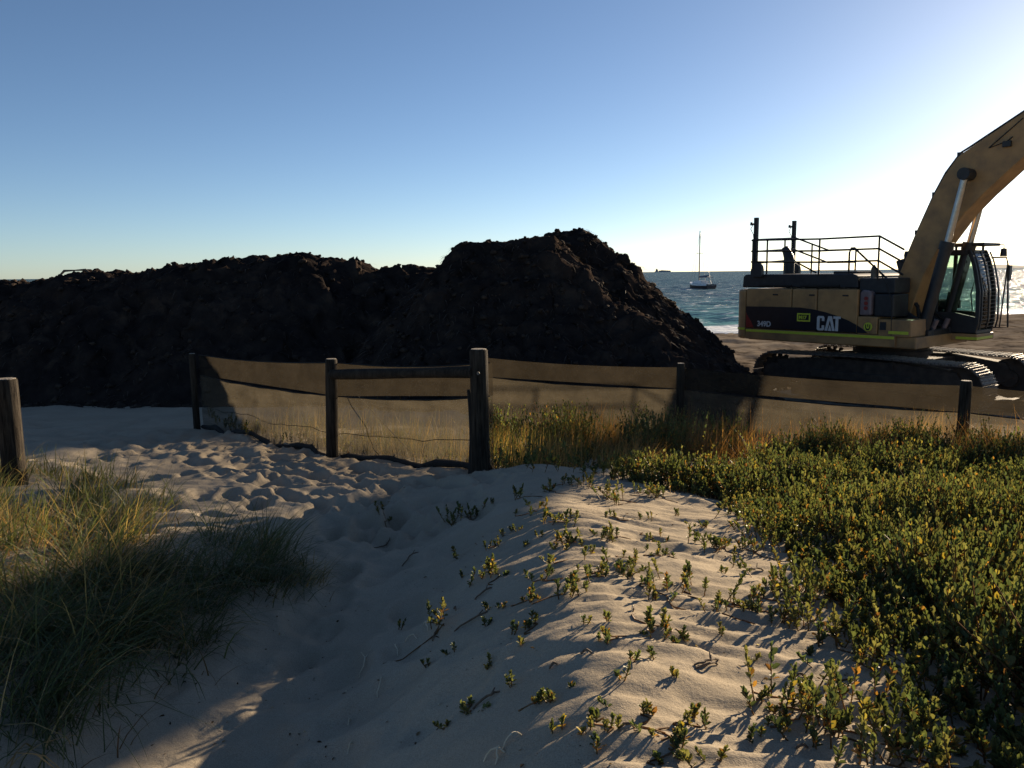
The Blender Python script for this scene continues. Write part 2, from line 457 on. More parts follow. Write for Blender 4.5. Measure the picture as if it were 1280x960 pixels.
def detail(x, y):
    veg = sst(0.4, 1.4, x) * sst(3, 5, y)
    near = 1 - sst(9, 14, y)
    d = 0.05 * fbm(x * 0.55, y * 0.55, 3, 3) + (0.012 + 0.010 * sst(0.3, -0.5, x)) * fbm(x * 1.9, y * 1.9, 11, 3)
    # wind ripples, long across the view
    wx = x * 1.0 + 0.10 * fbm(x * 2.1, y * 2.1, 21, 2); wy = y + 0.12 * fbm(x * 1.2, y * 1.5, 25, 3) + 0.10 * x
    n = fbm(wx * 2.2, wy * 8.5, 31, 3, 0.5)
    d = d + near * 0.009 * np.abs(n) ** 0.8 * np.sign(n)
    n2 = np.sin(2 * math.pi * (wy / 0.135) + 3.0 * vnoise(wx * 1.5, wy * 2.2, 41))
    d = d + near * 0.0078 * n2 * (0.35 + 0.65 * sst(-0.2, 0.5, vnoise(x * 0.9, y * 0.9, 43))) * sst(-0.4, 0.4, x)
    d = d + near * 0.004 * vnoise(x * 14, y * 17, 47) + near * 0.0025 * np.abs(vnoise(x * 26, y * 30, 49))
    # vehicle ruts and rough weed on the beach
    b = sst(12.5, 17, y)
    d = d + b * (0.07 * fbm(x * 0.9, y * 0.9, 51, 4) + 0.05 * np.abs(vnoise(x * 0.8 + y * 0.6, y * 2.2 - x * 1.6, 57)))
    return d

def axis(lo, d0, d1, hi, step, grow):
    mid = list(np.arange(d0, d1, step))
    up = []; v = d1; s = step
    while v < hi:
        up.append(v); s *= grow; v += s
    up.append(hi)
    dn = []; v = d0 - step; s = step
    while v > lo:
        dn.append(v); s *= 1.12; v -= s
    dn.append(lo)
    return np.array(dn[::-1] + mid + up)

xs = np.concatenate([-axis(-0.01, 0.0, 3.4, 260, 0.0235, 1.042)[::-1][:-2], axis(-0.01, 0.0, 3.4, 260, 0.0235, 1.042)[1:]])
xs = np.unique(np.round(xs, 5))
ys = axis(-40, 1.3, 6.0, 190, 0.0225, 1.012)
GX, GY = np.meshgrid(xs, ys)
GZ = base_rel(GX, GY) + detail(GX, GY)

def pit(cx, cy, l, wd, ang, depth, rim=0.35):
    i0, i1 = np.searchsorted(xs, [cx - 2.2 * l, cx + 2.2 * l]); j0, j1 = np.searchsorted(ys, [cy - 2.2 * l, cy + 2.2 * l])
    X = GX[j0:j1, i0:i1] - cx; Y = GY[j0:j1, i0:i1] - cy
    u = (X * math.cos(ang) + Y * math.sin(ang)) / l; v = (-X * math.sin(ang) + Y * math.cos(ang)) / wd
    q = u * u + v * v
    GZ[j0:j1, i0:i1] += -depth * np.exp(-q ** 2.4 * 1.1) + depth * rim * np.exp(-((np.sqrt(q) - 1.28) / 0.27) ** 2) * (1 + 0.5 * vnoise(X * 25, Y * 25, 7))

for k in range(760):                                    # footprints along the path
    y = 2.0 + 10.5 * rng.random() ** 0.75
    wdt = np.interp(y, [2, 4, 6, 8, 11], [0.6, 0.75, 0.95, 1.3, 1.9])
    x = float(path_x(y)) + rng.normal() * wdt * 0.62
    if x > -0.2 and y < 5.5: continue
    if x > 0.25 and y < 7: continue
    if y < 5.0 and rng.random() < 0.55: continue
    s = rng.uniform(0.75, 1.25)
    big = 1.0
    pit(x, y, 0.16 * s * big, 0.085 * s * big, math.pi / 2 + rng.normal() * 0.5 + (0.5 if y > 6 else 0), rng.uniform(0.020, 0.046) * (0.55 if y < 5 else 1.0), 0.22)
for k in range(14):                                     # old half-filled hollows on the hump
    pit(rng.uniform(0.2, 2.0), rng.uniform(2.0, 5.6), 0.13 * rng.uniform(.7, 1.4), 0.07 * rng.uniform(.7, 1.3), rng.normal() * 0.3, rng.uniform(0.008, 0.018))
for (x, y, l, wd, a, d) in [(-0.20, 2.42, .17, .10, 0.9, .03), (-0.62, 2.35, .20, .13, 1.2, .04), (-0.95, 2.6, .2, .13, 0.6, .03), (-0.5, 2.75, .22, .12, 0.4, .03), (-0.75, 3.1, .22, .14, 1.5, .03)]:
    pit(x, y, l, wd, a, d)

def ground(x, y):
    """height of the built ground surface above the sea"""
    x = np.atleast_1d(np.asarray(x, float)); y = np.atleast_1d(np.asarray(y, float))
    i = np.clip(np.searchsorted(xs, x) - 1, 0, len(xs) - 2); j = np.clip(np.searchsorted(ys, y) - 1, 0, len(ys) - 2)
    u = (x - xs[i]) / (xs[i + 1] - xs[i]); v = (y - ys[j]) / (ys[j + 1] - ys[j])
    return (GZ[j, i] * (1 - u) * (1 - v) + GZ[j, i + 1] * u * (1 - v) + GZ[j + 1, i] * (1 - u) * v + GZ[j + 1, i + 1] * u * v) + EYE
def g1(x, y): return float(ground(x, y)[0])

# flatten under the excavator's tracks
EXC = (9.18, 19.6); EXC_Z = -3.1; EYAW = R_(-50)
ca, sa = math.cos(EYAW), math.sin(EYAW)
LA = (GX - EXC[0]) * ca + (GY - EXC[1]) * sa; LB = -(GX - EXC[0]) * sa + (GY - EXC[1]) * ca
k = (1 - sst(3.2, 4.6, np.abs(LA))) * (1 - sst(1.9, 3.0, np.abs(LB)))
GZ = GZ * (1 - k) + (EXC_Z + 0.015 + 0.02 * vnoise(GX * 3, GY * 3, 77)) * k

ny, nx = GX.shape
idx = np.arange(nx * ny).reshape(ny, nx)
Q = np.stack([idx[:-1, :-1], idx[:-1, 1:], idx[1:, 1:], idx[1:, :-1]], -1).reshape(-1, 4)
lit = sst(11.5, 17.5, GY + 1.2 * fbm(GX * 0.4, GY * 0.4, 61, 3)) * (0.35 + 0.65 * sst(-6, 2, GX))
lit = np.maximum(lit, 0.55 * sst(0.15, 0.55, vnoise(GX * 1.2, GY * 1.2, 63)) * sst(5.8, 7.5, GY) * sst(-0.5, 1.0, GX))
cols = np.stack([lit, lit * 0, lit * 0], -1).reshape(-1, 3)
me = np_mesh('sand_ground', np.stack([GX, GY, GZ + EYE], -1).reshape(-1, 3), Q, cols)
tag(link('sand_ground', me, M['sand'], None, True), kind='structure')

def hit(px, py):
    """where the line of sight through a picture point meets the ground"""
    d = cF + rx * ((px - 640) / FPX) + ux * ((480 - py) / FPX)
    t = np.arange(1.2, 40, 0.01)
    X = t * d.x; Y = t * d.y; Z = EYE + t * d.z
    b = np.nonzero(Z < ground(X, Y))[0]
    i = b[0] if len(b) else len(t) - 1
    return float(X[i]), float(Y[i]), float(ground(X[i], Y[i])[0])

# ------------------------------------------------------------------ sea
def axg(lo, hi, s0, g):
    o = [lo]; s = s0
    while o[-1] < hi:
        o.append(o[-1] + s); s *= g
    return np.array(o)
sy = axg(22, 9000, 0.40, 1.0135)
sxp = axg(0, 9000, 0.6, 1.034)
sx = np.concatenate([-sxp[::-1][:-1], sxp]) + 14
SX, SY = np.meshgrid(sx, sy)
S = shore_s(SX, SY)
fall = 1 - sst(250, 700, np.hypot(SX, SY))
rot = (SX * 0.53 + SY * -0.85)
u = SX * 0.85 + SY * 0.53
SZ = fall * (0.26 * fbm(SX * 0.10 + SY * 0.04, SY * 0.22, 71, 3) + 0.12 * fbm(SX * 0.3, SY * 0.7, 75, 2)) * sst(-2, 12, S)
foam = np.zeros_like(SX)
for s0, hgt, wd, amp in ((3.0, 0.10, 2.0, .5), (9.5, 0.32, 1.7, .42), (19, 0.26, 1.6, .28), (32, 0.2, 1.8, .12)):
    sw = S - s0 - 2.2 * vnoise(u * 0.05, u * 0 + s0, 81) - 0.8 * vnoise(u * 0.2, S * 0.1, 83)
    br = 0.35 + 0.65 * sst(-0.25, 0.35, vnoise(u * 0.06 + s0, u * 0 + 3.3, 85))
    SZ += hgt * np.exp(-(sw / wd) ** 2) * br
    foam = np.maximum(foam, amp * br * np.exp(-((sw + 0.7) / wd) ** 2))
foam = np.maximum(foam, 0.45 * (1 - sst(0.0, 3.5, S)))
foam = np.maximum(foam, 0.10 * (1 - sst(60, 260, S)) * sst(10, 25, S))
foam = np.maximum(foam, 0.06)
shal = np.clip(1 - S / 60, 0, 1) ** 1.2
shal = np.clip(shal + 0.12 * vnoise(SX * 0.03, SY * 0.05, 88), 0, 1)
ny2, nx2 = SX.shape
idx = np.arange(nx2 * ny2).reshape(ny2, nx2)
Q = np.stack([idx[:-1, :-1], idx[:-1, 1:], idx[1:, 1:], idx[1:, :-1]], -1).reshape(-1, 4)
me = np_mesh('sea', np.stack([SX, SY, SZ], -1).reshape(-1, 3), Q, np.stack([foam, shal, foam * 0], -1).reshape(-1, 3))
tag(link('sea', me, M['sea'], None, True), kind='structure')

# low shore on the right of the horizon, haze painted into its colour
ix = np.linspace(2900, 9500, 160); iw = np.linspace(-350, 350, 9)
IX, IW = np.meshgrid(ix, iw)
IZ = (24 + 8 * fbm(IX * 0.004, IW * 0.01, 91, 4)) * (1 - (IW / 350) ** 2) * sst(2900, 3700, IX) * (1 - sst(8800, 9500, IX)) - 1.5
IY = 6300 - 0.15 * (IX - 2900) + IW
idx = np.arange(IX.size).reshape(IX.shape)
Q = np.stack([idx[:-1, :-1], idx[:-1, 1:], idx[1:, 1:], idx[1:, :-1]], -1).reshape(-1, 4)
me = np_mesh('far_shore', np.stack([IX, IY, IZ], -1).reshape(-1, 3), Q)
tag(link('far_shore', me, M['island'], None, True), kind='structure')

# ------------------------------------------------------------------ heaps of seaweed
def grid_mesh(name, X, Y, Z, mat):
    idx = np.arange(X.size).reshape(X.shape)
    Q = np.stack([idx[:-1, :-1], idx[:-1, 1:], idx[1:, 1:], idx[1:, :-1]], -1).reshape(-1, 4)
    return link(name, np_mesh(name, np.stack([X, Y, Z], -1).reshape(-1, 3), Q), mat, None, True)

def clumpy(X, Y, sd):
    n = 0.15 * fbm(X * 0.75, Y * 0.75, sd, 2)
    n = n + 0.20 * (np.abs(vnoise(X * 1.5, Y * 1.5, sd + 3)) - 0.3)
    n = n + 0.10 * np.abs(vnoise(X * 1.9 + 0.6 * vnoise(Y * 0.9, X * 0.3, sd + 2), Y * 0.45, sd + 17)) - 0.05
    n = n + 0.14 * (np.abs(vnoise(X * 3.4, Y * 3.4, sd + 5)) - 0.3)
    n = n + 0.08 * (np.abs(vnoise(X * 7.5, Y * 7.5, sd + 9)) - 0.3) + 0.035 * vnoise(X * 17, Y * 17, sd + 13)
    return n

def bank_z(X, Y):
    crest = np.interp(X, [-26, -20, -14, -12.2, -11.1, -9.9, -8.4, -7.2, -6.5, -5.6, -4.6, -3.8, -2.7, -1.8, 0, 2, 3],
                      [-0.8, -0.2, -0.1, -0.07, 0.02, 0.12, 0.20, 0.30, 0.42, 0.48, 0.46, 0.36, 0.12, -0.02, -0.1, -0.6, -2.5])
    yc = 19.3 + 0.5 * vnoise(X * 0.2, X * 0, 95)
    d = np.abs(Y - yc) - 0.25 + 0.35 * fbm(X * 0.6, Y * 0.25, 97, 3) * sst(0.6, 2.2, yc - Y)
    front = crest - 0.80 * np.sqrt(np.clip(d, 0, None) ** 2 + 0.5) + 0.52
    back = crest - 0.6 * np.sqrt(np.clip(d, 0, None) ** 2 + 0.8) + 0.53
    return np.where(Y < yc, front, back)

def mound_z(X, Y):
    def cone(cx, cy, hx, hy, pk, kx, ky, rnd):
        dx = np.clip(np.abs(X - cx) - hx, 0, None) * kx; dy = np.clip(np.abs(Y - cy) - hy, 0, None) * ky
        return pk - np.sqrt(dx * dx + dy * dy + rnd * rnd) + rnd
    a = cone(1.35, 19.4, 0.22, 0.5, 0.98, 0.90, 0.82, 0.22)
    b = cone(-0.05, 17.4, 0.85, 0.40, 0.66, 1.05, 0.82, 0.16)
    c = cone(1.7, 16.4, 0.3, 0.3, -0.55, 0.85, 0.85, 0.4)          # slumped shoulder
    d = cone(3.1, 17.8, 0.2, 0.3, -1.2, 0.85, 0.9, 0.4)
    return np.maximum(np.maximum(a, b), np.maximum(c, d))

def heap(name, fz, x0, x1, y0, y1, step, sd, label):
    gx = np.arange(x0, x1, step); gy = np.arange(y0, y1, step)
    X, Y = np.meshgrid(gx, gy)
    Z = fz(X, Y) + EYE
    gnd = ground(X.ravel(), Y.ravel()).reshape(X.shape)
    lift = sst(-0.05, 0.7, Z - gnd)
    Z = Z + clumpy(X, Y, sd) * lift * (1 - 0.45 * sst(EYE + 0.2, EYE + 0.8, Z))
    Xd = X + 0.13 * fbm(X * 2.4, Y * 2.4, sd + 21, 3) * lift; Yd = Y + 0.13 * fbm(X * 2.4, Y * 2.4, sd + 31, 3) * lift
    o = grid_mesh(name, Xd, Yd, np.maximum(Z, gnd - 0.25), M['weed'])
    tag(o, label, 'seaweed heap')
    return o, X, Y, Xd, Yd, Z, gnd

# one irregular clod, reused for all
def clod_mesh(seed):
    bm = bmesh.new()
    bmesh.ops.create_icosphere(bm, subdivisions=2 if seed < 4 else 1, radius=1.0)
    rr = np.random.default_rng(seed)
    V = np.array([v.co[:] for v in bm.verts]); F = np.array([[v.index for v in f.verts] for f in bm.faces]); bm.free()
    n = 1 + 0.35 * vnoise(V[:, 0] * 1.6 + 5 * seed, V[:, 1] * 1.6 + V[:, 2], seed) + rr.normal(size=len(V)) * 0.10
    return V * n[:, None] * np.array([1, 0.85, 0.65]), F
CL = [clod_mesh(s) for s in range(8)]
def blades(bx, by, bz, ln, lean, heading, wd, col, r, seg=4, curl=1.0):
    """curved grass blades as tapering ribbons"""
    n = len(bx)
    t = np.linspace(0, 1, seg + 1)[None, :]
    th = lean[:, None] * (0.35 + 1.1 * curl * t)                       # angle from upright grows along the blade
    th = np.clip(th, -2.2, 2.2)
    dl = ln[:, None] / seg
    dx = np.cumsum(np.sin(th) * dl, 1) - np.sin(th[:, :1]) * dl; dz = np.cumsum(np.cos(th) * dl, 1) - np.cos(th[:, :1]) * dl
    hx = np.cos(heading)[:, None]; hy = np.sin(heading)[:, None]
    C = np.stack([bx[:, None] + dx * hx, by[:, None] + dx * hy, bz[:, None] + dz], -1)
    tw = heading + math.pi / 2 + r.normal(size=n) * 0.6
    sd = np.stack([np.cos(tw), np.sin(tw), 0 * tw], -1)[:, None, :]
    w_ = (wd[:, None] * (1 - t ** 1.5 * 0.9))[:, :, None]
    P = np.stack([C - sd * w_, C + sd * w_], 2)                         # n, seg+1, 2, 3
    V = P.reshape(-1, 3)
    o = (np.arange(n) * (seg + 1) * 2)[:, None]
    Q = np.concatenate([o + np.array([2 * i, 2 * i + 1, 2 * i + 3, 2 * i + 2]) for i in range(seg)])
    return V, Q, np.repeat(col, (seg + 1) * 2, axis=0)

def strands(parent, X, Y, Z, gnd, n, seed):
    """ribbons of weed trailing down the flanks"""
    rr = np.random.default_rng(seed)
    gy_, gx_ = np.gradient(Z)
    ok = np.nonzero((Z - gnd > 0.08).ravel())[0]
    q = rr.choice(ok, n)
    hd = np.arctan2(-gy_.ravel()[q], -gx_.ravel()[q]) + rr.normal(size=n) * 0.9
    col = np.array([0.030, 0.022, 0.016]) * rr.uniform(0.5, 2.6, (n, 1)) ** 1.3
    g = blades(X.ravel()[q], Y.ravel()[q], Z.ravel()[q] - 0.01, rr.uniform(0.08, 0.34, n), rr.uniform(3.4, 4.4, n), hd, rr.uniform(0.004, 0.011, n), col, rr, seg=4, curl=0.25)
    o = link('strand', np_mesh('strand', *g), M['strandmat'], parent)
    o['kind'] = 'stuff'

def clods(parent, X, Y, Z, gnd, n, smin, smax, bias=None):
    pv = []; pf = []; off = 0
    ok = np.nonzero((Z - gnd > 0.05).ravel())[0]
    toe = np.nonzero((np.abs(Z - gnd + 0.12) < 0.22).ravel())[0]
    pick = np.concatenate([rng.choice(ok, n), rng.choice(toe, n // 3)])
    Z = np.maximum(Z, gnd)
    for q in pick:
        s = smin * (smax / smin) ** (rng.random() ** 2.2)
        V, F = CL[rng.integers(4) + (4 if s < 0.045 else 0)]
        a = rng.random() * 6.28; c, sn = math.cos(a), math.sin(a)
        W = np.stack([V[:, 0] * c - V[:, 1] * sn, V[:, 0] * sn + V[:, 1] * c, V[:, 2]], -1) * s
        pv.append(W + np.array([X.ravel()[q], Y.ravel()[q], Z.ravel()[q] + s * 0.12])); pf.append(F + off); off += len(V)
    o = link('clod', np_mesh('clod', np.concatenate(pv), np.concatenate(pf)), M['clod'], parent, False)
    o['kind'] = 'stuff'

o, X, Y, Xd, Yd, Z, gnd = heap('seaweed_heap', bank_z, -26, 3, 14.2, 24.0, 0.06, 101, 'long low bank of dark dried seaweed behind the sandy path')
clods(o, Xd, Yd, Z, gnd, 3200, 0.02, 0.085)
strands(o, Xd, Yd, Z, gnd, 9000, 61)
qx = (Xd > -10.7) & (Xd < -9.7)
STK = Z[qx].max()
o, X, Y, Xd, Yd, Z, gnd = heap('seaweed_heap', mound_z, -4.2, 6.6, 12.6, 24.0, 0.05, 131, 'tall rounded mound of dark seaweed with slumped flank beside the excavator')
clods(o, Xd, Yd, Z, gnd, 2800, 0.02, 0.085)
strands(o, Xd, Yd, Z, gnd, 9000, 62)

# ------------------------------------------------------------------ fences of posts and shade cloth
def post_part(x, y, top, r, parent, depth=0.35, lean=(0, 0), name='post', flare=0.0):
    """round log, its base sunk in the sand; coordinates relative to the parent's origin"""
    ox, oy, oz = parent.location if parent is not None else (0, 0, 0)
    z0 = g1(x, y) - depth
    n = 10; seg = 18
    ring = []
    b = MB()
    pts = []; rad = []
    for i in range(n):
        t = i / (n - 1)
        z = z0 + (top - z0) * t
        pts.append((x - ox + lean[0] * (t - 0.3) + 0.004 * math.sin(3 * t + x), y - oy + lean[1] * (t - 0.3), z - oz))
        rad.append(r * (1.04 - 0.08 * t + 0.015 * math.sin(9 * t + x * 3)) + flare * max(0, 1 - (z - z0) / 0.6))
    pts.append((pts[-1][0], pts[-1][1], top + 0.012 - oz)); rad.append(r * 0.86)
    b.tube(pts, r, seg, rad)
    o = b.build(name, M['wood'], parent, smooth=True)
    c = MB().tube([(pts[-1][0], pts[-1][1], top + 0.010 - oz), (pts[-1][0], pts[-1][1], top + 0.016 - oz)], r * 0.84, seg, [r * 0.85, r * 0.80])
    c.build('cut_end', M['woodtop'], o)
    return o

def cloth_strip(P, lo, hi, off, seed, parent, mat, name, nz=10, per=0.06, wob=0.02, vary_lo=0.0):
    """P: list of (x, y) ; lo/hi: heights at each point ; off: sideways offset"""
    ox, oy, oz = parent.location
    P = np.array(P, float); seg = np.hypot(*(P[1:] - P[:-1]).T); cum = np.concatenate([[0], np.cumsum(seg)])
    s = np.arange(0, cum[-1] + per / 2, per); s[-1] = cum[-1]
    x = np.interp(s, cum, P[:, 0]); y = np.interp(s, cum, P[:, 1]); l = np.interp(s, cum, lo); h = np.interp(s, cum, hi)
    d = np.gradient(np.stack([x, y], -1), axis=0); d /= np.linalg.norm(d, axis=1)[:, None]
    nrm = np.stack([-d[:, 1], d[:, 0]], -1)
    sag = np.zeros_like(s)
    for a, bb in zip(cum[:-1], cum[1:]):
        k = (s >= a) & (s <= bb); t = (s[k] - a) / (bb - a); sag[k] = 4 * t * (1 - t)
    if name == 'shade_cloth': l = ground(x, y) - 0.02
    T = np.linspace(0, 1, nz)[:, None]
    Z = l + (h - sag * 0.04 - l) * T + vary_lo * (1 - T) * vnoise(s * 1.7, s * 0 + seed, seed)[None, :]
    wv = wob * (vnoise(s[None, :] * 1.6 + T, T * 2.5 + s[None, :] * 0.5, seed) + 0.5 * vnoise(s[None, :] * 5, T * 5, seed + 2)) * (0.25 + 0.75 * sag[None, :])
    X = x + nrm[:, 0] * (off + wv); Y = y + nrm[:, 1] * (off + wv)
    V = np.stack([X - ox, Y - oy, Z - oz], -1).reshape(-1, 3)
    idx = np.arange(X.size).reshape(X.shape)
    Q = np.stack([idx[:-1, :-1], idx[:-1, 1:], idx[1:, 1:], idx[1:, :-1]], -1).reshape(-1, 4)
    o = link(name, np_mesh(name, V, Q), mat, parent, True)
    return o, [Vector(v) for v in np.stack([X[0] - ox, Y[0] - oy, Z[0] - oz], -1)], [Vector(v) for v in np.stack([X[-1] - ox, Y[-1] - oy, Z[-1] - oz], -1)]

# fence along the path
wing = empty('path_fence', (-0.27, 6.6, g1(-0.27, 6.6)))
tag(wing, 'wooden fence with top rail and brown shade cloth standing along the sandy path', 'fence')
WP = [(-4.32, 11.0), (-1.87, 8.3), (-0.27, 6.6)]
WT = [EYE - 1.04, EYE - 0.86, EYE - 0.62]
post_part(*WP[0], WT[0] - 0.0, 0.045, wing)
post_part(*WP[1], WT[1], 0.062, wing, lean=(0.03, 0))
post_part(*WP[2], WT[2], 0.076, wing, flare=0.012)
ox, oy, oz = wing.location
rl = MB()
A = Vector((WP[1][0] + 0.04 - ox, WP[1][1] - 0.06 - oy, EYE - 1.00 - oz)); B = Vector((WP[2][0] - 0.03 - ox, WP[2][1] - 0.02 - oy, EYE - 0.79 - oz))
rl.tube([A.lerp(B, t) for t in np.linspace(0, 1, 9)], 0.05, 16, [0.050 + 0.004 * math.sin(7 * t) for t in np.linspace(0, 1, 9)])
rl.build('rail', M['wood'], wing, smooth=True)
for px_, py_, pz_ in ((A.x + 0.05, A.y - 0.055, A.z), (B.x + 0.03, B.y - 0.085, B.z)):
    MB().cyl((px_, py_, pz_), (px_, py_ - 0.018, pz_), 0.013, seg=8).build('bolt', M['steel'], wing)
WPc = WP[:-1] + [(-0.22, 6.66)]
gl = [g1(*p) - 0.03 for p in WPc]
topc = [WT[0] - 0.01, EYE - 0.89, EYE - 0.73]
seam = [topc[0] - 0.28, topc[1] - 0.35, topc[2] - 0.28]
c, lo_, hi_ = cloth_strip(WPc, gl, seam, 0.085, 5, wing, M['cloth'], 'shade_cloth', nz=16, wob=0.05)
MB().tube([p + Vector((0, 0, 0.0)) for p in hi_[::3]], 0.006, 6).build('seam', M['rope'], c)
rp = [p + Vector((0.02 * math.sin(i * 1.3), -0.02, 0.04 + 0.012 * math.sin(i * 0.9))) for i, p in enumerate(lo_[::3])]
MB().tube(rp, 0.03, 8, [0.026 + 0.012 * math.sin(i * 0.7) ** 2 for i in range(len(rp))]).build('hem', M['rope'], c)
mid = [a.lerp(b, 0.42) for a, b in zip(lo_[::3], hi_[::3])]
MB().tube(mid, 0.0035, 5).build('seam', M['rope'], c)
c2, _, _ = cloth_strip(WPc, seam, topc, 0.085, 5, wing, M['hemcloth'], 'shade_cloth_band', nz=6, wob=0.015)
MB().tube([a for a in _[::3]], 0.006, 6).build('hem', M['rope'], c2)
# loose end of the cloth hanging beside the corner post and the guy rope
fl = MB()
z0 = g1(-0.4, 6.7)
for i in range(9):
    pass
pts = [(-0.36 + 0.03 * math.sin(t * 2.2), 6.68 + 0.02 * math.sin(t * 5), EYE - 0.95 + (z0 - EYE + 0.95) * t) for t in np.linspace(0, 1, 12)]
fl.tube([(p[0] - ox, p[1] - oy, p[2] - oz) for p in pts], 0.03, 8, [0.014 + 0.03 * t for t in np.linspace(0, 1, 12)])
fl.build('gathered_cloth', M['rope'], wing, smooth=True)
MB().tube([(-1.62 - ox, 8.32 - oy, EYE - 1.2 - oz), (-0.95 - ox, 8.05 - oy, g1(-0.95, 8.05) - oz - 0.02)], 0.006, 6).build('guy_rope', M['rope'], wing)

# fence across the dune, below the heap
FP = [(-0.42, 11.7), (2.15, 10.3), (4.66, 8.3), (7.0, 6.1)]
fen = empty('dune_fence', (2.15, 10.3, g1(2.15, 10.3)))
tag(fen, 'low fence of brown shade cloth on wooden posts running behind the green shrubs', 'fence')
FT = [EYE - 1.16, EYE - 1.17, EYE - 1.16, EYE - 1.1]
for p, t, r in zip(FP, FT, (0.05, 0.052, 0.058, 0.06)):
    post_part(*p, t, r, fen)
gl = [g1(*p) - 0.03 for p in FP]
topc = [t - 0.045 for t in FT]
seam = [t - 0.28 for t in topc]
c, lo_, hi_ = cloth_strip(FP, gl, seam, 0.07, 15, fen, M['cloth'], 'shade_cloth', nz=14, wob=0.05)
MB().tube(hi_[::3], 0.006, 6).build('seam', M['rope'], c)
MB().tube([p + Vector((0, 0, 0.035)) for p in lo_[::3]], 0.022, 6).build('hem', M['rope'], c)
c2, _, tp_ = cloth_strip(FP, seam, topc, 0.07, 15, fen, M['hemcloth'], 'shade_cloth_band', nz=6, wob=0.012)

# lone post at the other side of the path
bol = empty('bollard', (-4.03, 6.45, g1(-4.03, 6.45)))
tag(bol, 'lone thick wooden post standing in the tall grass across the path', 'post')
post_part(-4.03, 6.45, EYE - 0.80, 0.088, bol)

# ------------------------------------------------------------------ excavator
ex = empty('excavator', (EXC[0], EXC[1], EYE + EXC_Z), EYAW)
tag(ex, 'yellow tracked excavator with raised boom and roof handrails parked beside the seaweed mound', 'excavator')

# tracks
TR, TA, TZ = 0.50, 2.18, 0.56          # radius of the chain loop, wheel centres, axle height
def loop_point(s):
    """position and heading on the chain loop, s in metres"""
    L = 2 * TA; C = math.pi * TR
    s = s % (2 * L + 2 * C)
    if s < L:      return (-TA + s, TZ + TR + 0.045 * math.sin(math.pi * s / L) ** 2 * (1 if True else 0)), 0.0
    s -= L
    if s < C:
        a = s / TR
        return (TA + TR * math.sin(a), TZ + TR * math.cos(a)), -a
    s -= C
    if s < L:      return (TA - s, TZ - TR), -math.pi
    s -= L
    a = s / TR
    return (-TA - TR * math.sin(a), TZ - TR * math.cos(a)), -math.pi - a
LOOP = 4 * TA + 2 * math.pi * TR
NSH = 58
sb = MB()
sb.span((-0.098, -0.36, 0.0), (0.098, 0.36, 0.022))
for gxx in (-0.075, 0.0, 0.075):
    sb.prism([(gxx - 0.012, 0.020), (gxx + 0.012, 0.020), (gxx + 0.007, 0.052 if gxx else 0.045), (gxx - 0.007, 0.052 if gxx else 0.045)], -0.355, 0.355)
shoe0 = sb.build('shoe', M['steel'])
shoe_me = shoe0.data
bpy.data.objects.remove(shoe0)
rb = MB().cyl((0, -0.24, 0), (0, 0.24, 0), 0.10, seg=14).cyl((0, -0.27, 0), (0, 0.27, 0), 0.05, seg=10)
roll0 = rb.build('roller', M['frame']); roll_me = roll0.data; bpy.data.objects.remove(roll0)
for side in (-1, 1):
    bc = 1.35 * side
    fr = MB()
    fr.prism([(-2.0, 0.40), (2.0, 0.40), (2.3, 0.60), (2.1, 0.92), (0.9, 1.03), (-0.9, 1.03), (-2.1, 0.92), (-2.3, 0.60)], bc - 0.22, bc + 0.22)
    fr.span((-1.7, bc - 0.25, 0.10), (1.7, bc + 0.25, 0.36))
    fr.prism([(-1.4, 0.33), (1.4, 0.33), (1.5, 0.44), (-1.5, 0.44)], bc - 0.26, bc + 0.26)
    fr.span((-1.2, bc - 0.30, 0.56), (1.2, bc + 0.30, 0.74))
    tr = fr.build('track', M['frame'], ex, bevel=0.015)
    for i in range(NSH):
        (a, z), h = loop_point(i * LOOP / NSH)
        so_ = bpy.data.objects.new('shoe', shoe_me); COL.objects.link(so_); so_.parent = tr
        so_.matrix_local = Matrix.Translation((a, bc, z)) @ Matrix.Rotation(-h, 4, 'Y')
    for i in range(9):
        ro = bpy.data.objects.new('roller', roll_me); COL.objects.link(ro); ro.parent = tr
        ro.location = (-1.6 + 3.2 * i / 8, bc, TZ - TR + 0.12)
    for a in (-0.7, 0.75):
        ro = bpy.data.objects.new('roller', roll_me); COL.objects.link(ro); ro.parent = tr
        ro.location = (a, bc, TZ + TR - 0.10)
    MB().cyl((TA, bc - 0.12, TZ), (TA, bc + 0.12, TZ), TR - 0.04, seg=32).cyl((TA, bc - 0.2, TZ), (TA, bc + 0.2, TZ), 0.2, seg=16).build('idler', M['frame'], tr, smooth=True)
    sp_ = MB().cyl((-TA, bc - 0.10, TZ), (-TA, bc + 0.10, TZ), TR - 0.09, seg=32).cyl((-TA, bc - 0.28, TZ), (-TA, bc + 0.28, TZ), 0.27, seg=20)
    for i in range(16):
        a = i / 16 * 2 * math.pi
        sp_.box((-TA + (TR - 0.07) * math.cos(a), bc, TZ + (TR - 0.07) * math.sin(a)), (0.10, 0.1, 0.07), Matrix.Rotation(-a, 3, 'Y'))
    sp_.build('sprocket', M['frame'], tr, smooth=True)
cb = MB()
cb.prism([(-1.0, -1.15), (-0.6, -1.15), (-0.55, -0.75), (0.55, -0.75), (0.6, -1.15), (1.0, -1.15), (1.0, 1.15), (0.6, 1.15), (0.55, 0.75), (-0.55, 0.75), (-0.6, 1.15), (-1.0, 1.15)], 0.55, 1.02, axis='z')
cb.build('carbody', M['frame'], ex, bevel=0.02)
MB().cyl((0, 0, 1.0), (0, 0, 1.36), 0.80, seg=40).cyl((0, 0, 1.12), (0, 0, 1.2), 0.88, seg=40).build('slew_ring', M['frame'], ex, smooth=True)

